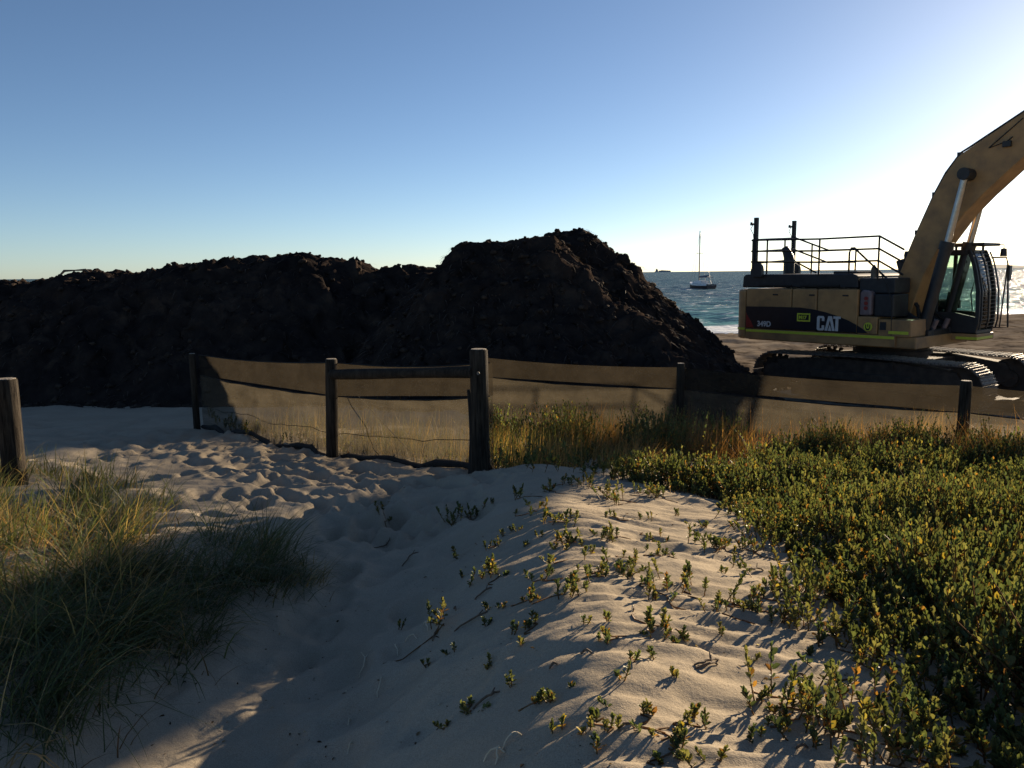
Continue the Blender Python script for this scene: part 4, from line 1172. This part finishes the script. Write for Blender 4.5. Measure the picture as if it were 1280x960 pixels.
# --- green shrub cover on the right of the hump
EDGE = [hit(*p)[:2] for p in ((735, 592), (800, 596), (850, 606), (905, 628), (960, 668), (1000, 705), (1045, 758), (1105, 822), (1150, 885), (1200, 958))]
EDGE = sorted(EDGE, key=lambda p: p[1])
ey = np.array([p[1] for p in EDGE]); exx = np.array([p[0] for p in EDGE])
def edge_x(y):
    y = np.asarray(y, float)
    e = np.interp(y, ey, exx)
    return np.where(y > ey[-1], exx[-1] + (y - ey[-1]) * 0.55, np.where(y < ey[0], exx[0] + (ey[0] - y) * 0.1, e))
def mounds(x, y):
    v = np.abs(vnoise(x * 1.05 + 0.2 * vnoise(y * 2, x * 2, 209), y * 1.05, 203)) ** 0.7
    return v
def canopy(x, y):
    e = sst(-0.02, 0.55, x - edge_x(y))
    hgt = 0.07 + e * (0.07 + 0.42 * mounds(x, y)) + 0.05 * e * vnoise(x * 3.1, y * 3.1, 205)
    dip = np.exp(-(((x - 3.6) / 0.8) ** 2 + ((y - 5.9) / 0.55) ** 2)) + 0.8 * np.exp(-(((x - 2.5) / 0.5) ** 2 + ((y - 5.0) / 0.28) ** 2))
    return np.clip(hgt * (1 - 0.55 * dip), 0.05, 0.55)
r = np.random.default_rng(21)
n = 34000
y = 1.2 + (8.6 - 1.2) * r.random(n)
x = r.uniform(0.4, 7.2, n)
keep = (x > edge_x(y) + 0.05 * r.normal(size=n) + 0.06 * vnoise(x * 4, y * 4, 207)) & (x < 0.66 * y + 1.25)
fy = np.interp(x, [2.15, 4.66, 7.0], [10.3, 8.3, 6.1])
keep &= y < fy - 0.25
clear = mounds(x, y)
keep &= r.random(n) < np.where(x - edge_x(y) < 0.35, 0.55, np.where(clear < 0.16, 0.35, 1.0))
x = x[keep]; y = y[keep]
z = ground(x, y) - 0.01
h = canopy(x, y) * r.uniform(0.72, 1.12, len(x))
far = y > 4.6
parts = []
for sel, nl, sz in ((~far, 22, (0.017, 0.035)), (far, 15, (0.021, 0.040))):
    g, a, b = shoots(x[sel], y[sel], z[sel], h[sel] * r.uniform(0.8, 1.1, sel.sum()), r, nl, old=0.16, size=sz, top=0.78, tilt=0.46, spread=1.12)
    parts.append(g); parts.append(sticks(a, b, 0.0035, (0.13, 0.075, 0.035), r))
stuff('shrub_cover', join(parts), M['leaf'], 'dense knee-high succulent green shrubs covering the dune in front of the fence', 'shrubs')
pass

# --- loose plants at the edge of the shrubs and sprouts on the sand
def sprout(px, py, hpx, kind, idx):
    gx_, gy_, gz_ = hit(px, py)
    dist = math.hypot(gx_, gy_)
    hh = max(0.045, hpx / FPX * dist * 1.05)
    rr = np.random.default_rng(500 + idx)
    e = empty('beach_sprout', (gx_, gy_, gz_ - 0.004))
    ns = {'s': 2, 'm': 5, 'l': 10, 'b': 24}[kind]
    spread_r = {'s': 0.006, 'm': 0.028, 'l': 0.055, 'b': 0.12}[kind]
    bx = rr.normal(size=ns) * spread_r; by = rr.normal(size=ns) * spread_r
    bz = ground(gx_ + bx, gy_ + by) - gz_ - 0.004
    g, a, b = shoots(bx, by, bz, hh * rr.uniform(0.45, 1.0, ns), rr, {'s': 13, 'm': 13, 'l': 15, 'b': 17}[kind], old=0.16, size=(0.014, 0.027) if hh > 0.07 else (0.011, 0.020), top=0.7, tilt=0.48, spread=1.1)
    link('foliage', np_mesh('foliage', *g), M['leaf'], e)
    st_ = sticks(a, b, 0.0028, (0.2, 0.13, 0.06), rr)
    if kind in 'mlb':                                    # runner lying on the sand
        t = np.linspace(0, 1, 6); aa = rr.random() * 6.28; L = hh * (1.3 if kind != 'm' else 1.8)
        rxp = np.cos(aa) * L * t + 0.02 * np.sin(t * 7); ryp = np.sin(aa) * L * t
        rz = ground(gx_ + rxp, gy_ + ryp) - gz_ + 0.006
        pp = np.stack([rxp, ryp, rz], -1)
        st_ = join([st_, sticks(pp[:-1], pp[1:], 0.0035, (0.2, 0.12, 0.06), rr)])
    link('stem', np_mesh('stem', *st_), M['grass'], e)
    for c_ in e.children: c_['kind'] = 'stuff'
    near_edge = gx_ > float(edge_x(gy_)) - 0.4
    where = 'near the corner post of the path fence' if gy_ > 5.0 and gx_ < 0.35 else ('on the shaded slope beside the path' if gx_ < -0.1 else ('close to the dense shrubs' if near_edge else 'on the open rippled crest'))
    lab = {'s': 'tiny green sprout ', 'm': 'small tuft of leafy green stems ', 'l': 'spreading leafy plant with a runner ', 'b': 'broad low succulent bush '}[kind] + where
    grp = lab
    return tag(e, lab, 'plant', grp)
    lab = {'s': 'tiny single-stemmed green sprout on the bare sand', 'm': 'small tuft of a few leafy stems on the sand', 'l': 'spreading leafy green plant with runner on the rippled sand', 'b': 'broad low succulent bush on the sand at the shrub edge'}[kind]
    grp = {'s': 'tiny sprouts on the sand', 'm': 'small leafy tufts on the sand', 'l': 'spreading plants on the sand', 'b': 'low bushes at the shrub edge'}[kind]
    return tag(e, lab, 'plant', grp)

A6 = [(735, 440, 62, 'm'), (580, 560, 50, 's'), (530, 378, 60, 'l'), (372, 530, 110, 'm'), (405, 225, 60, 'l'), (470, 205, 50, 'm'), (590, 155, 50, 'm'), (640, 405, 48, 'm'), (660, 272, 32, 's'), (745, 295, 50, 'l'), (870, 272, 50, 'l'), (705, 348, 45, 'm'), (762, 405, 55, 'm'), (850, 385, 40, 'm'), (900, 365, 70, 'l'), (1010, 435, 85, 'm'), (1092, 432, 75, 'l'), (995, 545, 80, 'm'), (1095, 578, 40, 's'), (908, 700, 62, 's'), (445, 785, 45, 'm'), (862, 862, 50, 'm'), (828, 905, 60, 's'), (510, 648, 34, 's'), (320, 660, 40, 's'), (402, 612, 22, 's'), (1085, 875, 26, 's'), (1020, 325, 30, 'm'), (962, 215, 22, 's'), (1072, 205, 26, 's'), (940, 335, 42, 'm'), (1180, 315, 60, 'l'), (860, 155, 62, 'l'), (890, 172, 50, 'm'), (950, 135, 40, 'm'), (1012, 142, 50, 'l'), (735, 228, 50, 'l'), (650, 192, 52, 'm'), (185, 185, 30, 'm'), (240, 545, 40, 's'), (380, 840, 40, 's'), (1055, 555, 55, 'm'), (800, 525, 22, 's'), (815, 320, 34, 's'), (610, 300, 28, 's'), (520, 300, 36, 'm'), (690, 130, 44, 'm'), (730, 110, 40, 'm'), (800, 115, 50, 'l'), (590, 250, 30, 's'), (415, 330, 40, 's'), (505, 490, 30, 's'), (655, 765, 22, 's')]
A7 = [(190, 405, 44, 'l'), (265, 415, 46, 'm'), (345, 505, 44, 'm'), (415, 605, 90, 'l'), (498, 655, 80, 'l'), (582, 700, 70, 'l'), (385, 800, 60, 'm'), (495, 775, 55, 'm'), (270, 892, 34, 's'), (205, 945, 46, 's'), (520, 890, 140, 'b'), (605, 875, 130, 'b'), (655, 935, 110, 'b'), (205, 575, 44, 'm'), (240, 545, 44, 'm'), (276, 565, 40, 'm'), (322, 575, 44, 'm'), (356, 597, 44, 'm'), (462, 855, 80, 'l'), (387, 550, 60, 'm'), (330, 400, 80, 'b'), (300, 355, 70, 'b'), (262, 330, 70, 'l'), (235, 300, 50, 'm'), (420, 520, 100, 'b'), (470, 530, 90, 'b'), (600, 640, 110, 'b'), (690, 760, 110, 'b'), (730, 830, 110, 'b'), (548, 640, 60, 'l'), (125, 830, 24, 's'), (105, 890, 24, 's'), (92, 330, 24, 's'), (40, 285, 46, 'm'), (165, 360, 20, 's'), (60, 425, 28, 'm')]
i = 0
for (u, v, hh, kd) in A6:
    sprout(400 + u / 2.4, 560 + v / 2.4, hh / 2.4, kd, i); i += 1
for (u, v, hh, kd) in A7:
    sprout(800 + u / 2, 480 + v / 2, hh / 2, kd, i); i += 1

poly = [(545, 650), (640, 615), (740, 605), (860, 640), (980, 740), (1070, 860), (1010, 945), (700, 945), (590, 800)]
rs = random.Random(12)
cnt = 0
while cnt < 58:
    qx_, qy_ = rs.uniform(540, 1070), rs.uniform(600, 945)
    if qy_ > 760 and rs.random() < 0.6: continue
    ins = False; j = len(poly) - 1
    for k2 in range(len(poly)):
        if (poly[k2][1] > qy_) != (poly[j][1] > qy_) and qx_ < (poly[j][0] - poly[k2][0]) * (qy_ - poly[k2][1]) / (poly[j][1] - poly[k2][1]) + poly[k2][0]: ins = not ins
        j = k2
    if not ins: continue
    sprout(qx_, qy_, rs.uniform(8, 20) * (0.6 + (qy_ - 600) / 500), rs.choice('sssmm'), i); i += 1; cnt += 1

# --- dune grass on the left
def grass_patch(poly_px, n, r, lmin, lmax, straw, heading, hs, lean, wd=0.0022, clump=40, green=((0.075, 0.095, 0.045), (0.10, 0.12, 0.055)), dry=((0.36, 0.27, 0.13), (0.28, 0.19, 0.09)), crad=0.10, curl=1.0):
    P = np.array([hit(*p)[:2] for p in poly_px])
    c0 = P.min(0); c1 = P.max(0)
    pts = []
    while len(pts) < clump:
        q = c0 + (c1 - c0) * r.random(2)
        ins = False; j = len(P) - 1
        for k in range(len(P)):
            if (P[k, 1] > q[1]) != (P[j, 1] > q[1]) and q[0] < (P[j, 0] - P[k, 0]) * (q[1] - P[k, 1]) / (P[j, 1] - P[k, 1]) + P[k, 0]: ins = not ins
            j = k
        if ins: pts.append(q)
    pts = np.array(pts)
    ci = r.integers(clump, size=n)
    off = r.normal(size=(n, 2)) * crad
    b = pts[ci] + off
    out = np.arctan2(off[:, 1], off[:, 0])
    hd = heading + r.normal(size=n) * hs
    mixd = r.random(n) < 0.3
    hd = np.where(mixd, out, hd)
    csz = r.uniform(0.7, 1.15, clump)[ci]
    ln = r.uniform(lmin, lmax, n) * csz
    le = np.clip(np.abs(lean + r.normal(size=n) * 0.28), 0.05, 1.5)
    g0, g1_ = np.array(green); d0, d1 = np.array(dry)
    gc = g0 + (g1_ - g0) * r.random((n, 1)); dc = d0 + (d1 - d0) * r.random((n, 1))
    cs = np.clip(straw + 0.35 * r.normal(size=clump), 0, 1)[ci]
    col = np.where((r.random(n) < cs)[:, None], dc, gc) * r.uniform(0.75, 1.25, (n, 1))
    z = ground(b[:, 0], b[:, 1]) - 0.02
    return blades(b[:, 0], b[:, 1], z, ln, le, hd, np.full(n, wd) * r.uniform(0.6, 1.3, n), col, r, curl=curl)
r = np.random.default_rng(33)
gp = []
LOW = [(-60, 715), (120, 725), (240, 715), (335, 700), (350, 730), (300, 775), (215, 825), (110, 880), (30, 940), (-60, 960)]
UPP = [(-60, 588), (60, 590), (150, 605), (215, 632), (205, 680), (100, 695), (-60, 715)]
gp.append(grass_patch(LOW, 2100, r, 0.24, 0.60, 0.12, 0.0, 0.75, 0.92, wd=0.0034, clump=40, crad=0.045, curl=1.35))
gp.append(grass_patch(LOW, 1200, r, 0.20, 0.50, 0.25, 1.2, 2.0, 1.0, wd=0.0030, clump=50, crad=0.09, curl=1.2))
gp.append(grass_patch(LOW, 1500, r, 0.10, 0.28, 0.75, 0.05, 1.8, 1.0, wd=0.0026, clump=60, crad=0.12, dry=((0.14, 0.085, 0.045), (0.20, 0.13, 0.065))))
gp.append(grass_patch(UPP, 2300, r, 0.16, 0.42, 0.24, 0.1, 1.0, 0.68, wd=0.0032, clump=40, crad=0.07, curl=1.25, green=((0.085, 0.105, 0.042), (0.125, 0.14, 0.055))))
gp.append(grass_patch(UPP, 900, r, 0.20, 0.50, 0.45, 0.1, 2.0, 0.9, wd=0.0026, clump=30, crad=0.09, curl=1.2))
gp.append(grass_patch([(-60, 640), (120, 645), (225, 660), (200, 705), (-60, 730)], 1500, r, 0.08, 0.24, 0.9, 0.1, 1.8, 0.9, wd=0.0032, clump=34, crad=0.12, dry=((0.26, 0.14, 0.06), (0.36, 0.24, 0.11))))
gp.append(grass_patch([(250, 668), (330, 655), (372, 690), (330, 715), (262, 705)], 520, r, 0.22, 0.46, 0.08, 0.1, 0.35, 0.72, wd=0.0024, clump=8, crad=0.05, curl=1.15))
gp.append(grass_patch([(330, 700), (390, 700), (400, 745), (350, 775)], 300, r, 0.16, 0.38, 0.10, 0.0, 0.5, 0.9, wd=0.0022, clump=7, crad=0.05, curl=1.15))
stuff('dune_grass', join(gp), M['grass'], 'long wispy green and straw coloured dune grass bending over the sand left of the path', 'grass')

# --- dry grass and weeds between the path fence and the shrubs
r = np.random.default_rng(35)
dg = []
ORG = ((0.34, 0.20, 0.085), (0.42, 0.26, 0.11))
dg.append(grass_patch([(618, 520), (700, 512), (800, 508), (850, 520), (760, 560), (700, 585), (620, 590)], 6500, r, 0.18, 0.46, 0.55, 0.3, 1.2, 0.35, wd=0.0030, clump=110, crad=0.13, dry=ORG, green=((0.09, 0.10, 0.04), (0.13, 0.13, 0.05))))
dg.append(grass_patch([(740, 572), (830, 540), (880, 530), (900, 545), (820, 585), (760, 594)], 2600, r, 0.16, 0.42, 0.95, 0.2, 0.7, 0.5, wd=0.0028, clump=40, crad=0.10, dry=ORG))
dg.append(grass_patch([(860, 535), (960, 520), (1100, 530), (1290, 560), (1290, 590), (1000, 550), (900, 552)], 5200, r, 0.16, 0.42, 0.95, 0.2, 0.8, 0.4, wd=0.0028, clump=50, crad=0.14, dry=ORG))
dg.append(grass_patch([(440, 548), (580, 560), (590, 572), (470, 566)], 1300, r, 0.10, 0.26, 0.6, 0.3, 1.2, 0.35, wd=0.0024, clump=30, crad=0.10))
def fence_front(n, dmin, dmax, s0, s1):
    P = np.array(FP, float); seg = np.hypot(*(P[1:] - P[:-1]).T); cum = np.concatenate([[0], np.cumsum(seg)])
    s_ = r.uniform(s0, s1, n) * cum[-1]
    x_ = np.interp(s_, cum, P[:, 0]); y_ = np.interp(s_, cum, P[:, 1]); d_ = r.uniform(dmin, dmax, n)
    return x_ - 0.55 * d_, y_ - 0.83 * d_
m_ = 3600
t_ = r.random(m_); d_ = r.uniform(0.15, 1.5, m_)
x_ = -4.1 + 3.8 * t_ + 0.70 * d_; y_ = 10.8 - 4.0 * t_ + 0.70 * d_
col = np.where((r.random(m_) < 0.5)[:, None], np.array([0.30, 0.20, 0.09]), np.array([0.10, 0.105, 0.045])) * r.uniform(0.6, 1.2, (m_, 1))
k_ = vnoise(x_ * 1.7, y_ * 1.7, 313) > -0.35 + 0.5 * (1 - t_)
dg.append(blades(x_[k_], y_[k_], ground(x_[k_], y_[k_]) - 0.02, r.uniform(0.14, 0.5, k_.sum()), np.abs(0.4 + 0.3 * r.normal(size=k_.sum())), 0.2 + 1.4 * r.normal(size=k_.sum()), np.full(k_.sum(), 0.0032), col[k_], r))
for n_, a_, b_, s0, s1, l0, l1, dryf in ((5200, 0.12, 1.7, 0.10, 0.42, 0.18, 0.60, 0.66), (5200, 0.12, 1.3, 0.38, 1.0, 0.24, 0.58, 0.95)):
    x_, y_ = fence_front(n_, a_, b_, s0, s1)
    cl = vnoise(x_ * 2.2, y_ * 2.2, 311)
    k_ = cl > -0.25
    x_ = x_[k_]; y_ = y_[k_]; m_ = len(x_); cl = cl[k_]
    dc = np.array([0.38, 0.205, 0.085]) * r.uniform(0.7, 1.25, (m_, 1)); gc = np.array([0.12, 0.13, 0.05]) * r.uniform(0.7, 1.25, (m_, 1))
    col = np.where((r.random(m_) < dryf)[:, None], dc, gc)
    dg.append(blades(x_, y_, ground(x_, y_) - 0.02, r.uniform(l0, l1, m_) * (0.75 + 0.5 * np.clip(cl + 0.3, 0, 1)), np.abs(0.55 + 0.45 * r.normal(size=m_)), 0.2 + 1.6 * r.normal(size=m_), r.uniform(0.002, 0.0042, m_), col, r))
stuff('dry_grass', join(dg), M['grass'], 'tangled orange dry grass growing in front of the low shade cloth fence', 'grass')
wd_ = []
def weed_region(px_poly, n, hmin, hmax, tint):
    P = np.array([hit(*p)[:2] for p in px_poly]); c0 = P.min(0); c1 = P.max(0)
    q = c0 + (c1 - c0) * r.random((n * 3, 2))
    ins = np.zeros(len(q), bool); j = len(P) - 1
    for k in range(len(P)):
        cnd = ((P[k, 1] > q[:, 1]) != (P[j, 1] > q[:, 1])) & (q[:, 0] < (P[j, 0] - P[k, 0]) * (q[:, 1] - P[k, 1]) / (P[j, 1] - P[k, 1] + 1e-9) + P[k, 0])
        ins ^= cnd; j = k
    q = q[ins][:n]
    h = r.uniform(hmin, hmax, len(q)) * (0.8 + 0.4 * vnoise(q[:, 0] * 2, q[:, 1] * 2, 301))
    g, a, b = shoots(q[:, 0], q[:, 1], ground(q[:, 0], q[:, 1]) - 0.01, h, r, 16, old=0.18, size=(0.022, 0.044), top=0.8, tilt=0.3, tint=tint)
    wd_.append(g); wd_.append(sticks(a, b, 0.003, (0.14, 0.10, 0.05), r))
weed_region([(618, 530), (700, 528), (740, 545), (745, 588), (690, 592), (620, 594)], 420, 0.10, 0.30, 0.9)
weed_region([(625, 512), (760, 508), (870, 512), (840, 535), (700, 540), (625, 535)], 700, 0.25, 0.60, 1.0)
x_, y_ = fence_front(1300, 0.2, 2.1, 0.12, 0.42)
k_ = vnoise(x_ * 1.3, y_ * 1.3, 317) > -0.05
x_ = x_[k_]; y_ = y_[k_]
g, a, b = shoots(x_, y_, ground(x_, y_) - 0.01, r.uniform(0.25, 0.62, len(x_)), r, 18, old=0.18, size=(0.022, 0.044), top=0.8, tilt=0.3)
wd_.append(g); wd_.append(sticks(a, b, 0.003, (0.14, 0.10, 0.05), r))
weed_region([(740, 560), (800, 545), (860, 560), (850, 600), (760, 600)], 420, 0.08, 0.22, 1.1)
weed_region([(255, 520), (340, 540), (460, 560), (590, 576), (585, 584), (420, 570), (300, 545)], 340, 0.06, 0.24, 0.8)
stuff('green_weeds', join(wd_), M['leaf'], 'low leafy weeds around the foot of the path fence corner post', 'weeds')

# ------------------------------------------------------------------ litter on the sand
def twig(px, py, lpx, ang, idx, mat='twig', rad=0.004, arch=0.01):
    gx_, gy_, gz_ = hit(px, py)
    L = lpx / FPX * math.hypot(gx_, gy_)
    rr = np.random.default_rng(900 + idx)
    t = np.linspace(-0.5, 0.5, 7)
    X = np.cos(ang) * L * t + rr.normal(size=7) * L * 0.035; Y = np.sin(ang) * L * t + rr.normal(size=7) * L * 0.035
    Z = ground(gx_ + X, gy_ + Y) - gz_ + rad * 0.5 + arch * (1 - 4 * t * t)
    b = MB().tube([(a, c, d) for a, c, d in zip(X, Y, Z)], rad, 6, [rad * (1.0 - 0.5 * abs(v)) for v in t])
    if L > 0.08:
        k = 4
        b.tube([(X[k], Y[k], Z[k]), (X[k] + 0.25 * L * math.cos(ang + 0.8), Y[k] + 0.25 * L * math.sin(ang + 0.8), Z[k] + 0.012)], rad * 0.6, 5)
    o = b.build('twig', M[mat], None, smooth=False)
    o.location = (gx_, gy_, gz_)
    return o
for i, (u, v, l, a) in enumerate([(500, 760, 90, 0.25), (405, 485, 30, 1.9), (455, 525, 110, 0.15), (800, 618, 44, -0.7), (1165, 660, 100, 0.6), (940, 490, 30, 1.4), (270, 330, 60, 0.5), (190, 300, 70, 0.9), (700, 660, 26, 0.2), (1130, 260, 50, 0.7), (490, 440, 60, 0.5), (345, 565, 40, 1.2), (920, 840, 60, 0.1)]):
    tag(twig(400 + u / 2.4, 560 + v / 2.4, l / 2.4, a, i), 'dark brown dry twig lying on the sand', 'twig', 'dry twigs on the sand')
for i, (u, v, l, a) in enumerate([(285, 468, 60, 0.4), (165, 700, 100, 0.6), (400, 735, 26, 0.3), (405, 915, 30, 0.2), (640, 715, 60, -0.6)]):
    tag(twig(800 + u / 2, 480 + v / 2, l / 2, a, 40 + i), 'dark brown dry twig lying on the sand', 'twig', 'dry twigs on the sand')
for i, (u, v, l, a) in enumerate([(318, 540, 60, 1.9), (275, 575, 50, -0.6), (228, 615, 50, 1.9), (130, 660, 90, 1.5), (178, 725, 60, 1.5), (520, 935, 70, -0.3), (575, 882, 66, 0.4), (532, 935, 60, 1.45), (88, 830, 26, 1.5), (90, 905, 30, 1.2), (825, 905, 50, 1.5), (938, 490, 36, 1.3)]):
    tag(twig(400 + u / 2.4, 560 + v / 2.4, l / 2.4, a, 60 + i, 'palestraw', 0.0026, 0.02), 'pale bleached straw stalk lying on the sand', 'straw', 'bleached stalks on the sand')
# stick across the crest of the bank
yk = 19.3
tg = MB().tube([(-10.6, yk, STK - 0.20), (-10.45, yk, STK - 0.06), (-10.2, yk, STK - 0.05), (-9.95, yk, STK - 0.04), (-9.8, yk, STK - 0.16)], 0.02, 6, [0.02, 0.03, 0.015, 0.03, 0.02])
tag(tg.build('stick', M['twig']), 'short dark stick lying across the crest of the seaweed bank', 'stick')

r = np.random.default_rng(77)
n = 2600
y = 1.6 + 7.5 * r.random(n) ** 1.4; x = r.uniform(-1.4, 2.2, n) * (0.35 + 0.16 * y) + path_x(y) * 0.45
k_ = vnoise(x * 1.1, y * 1.1, 401) > -0.1
x = x[k_]; y = y[k_]; n = len(x)
hd = r.random(n) * 6.28; le = 0.004 + 0.018 * r.random(n) ** 3
dv = np.stack([np.cos(hd), np.sin(hd), 0.25 * r.normal(size=n)], -1); up = np.zeros((n, 3)); up[:, 2] = 1; up += 0.4 * r.normal(size=(n, 3))
pal = np.array([[0.06, 0.04, 0.025], [0.12, 0.08, 0.05], [0.30, 0.22, 0.13], [0.55, 0.50, 0.42]])
col = pal[r.choice(4, n, p=[0.45, 0.3, 0.15, 0.10])] * r.uniform(0.7, 1.2, (n, 1))
g = leaves(np.stack([x, y, ground(x, y) + 0.002], -1), dv, up, le, le * r.uniform(0.25, 0.7, n), col)
stuff('sand_litter', g, M['grass'], 'scattered crumbs of dry weed, leaf and shell on the sand', 'litter')
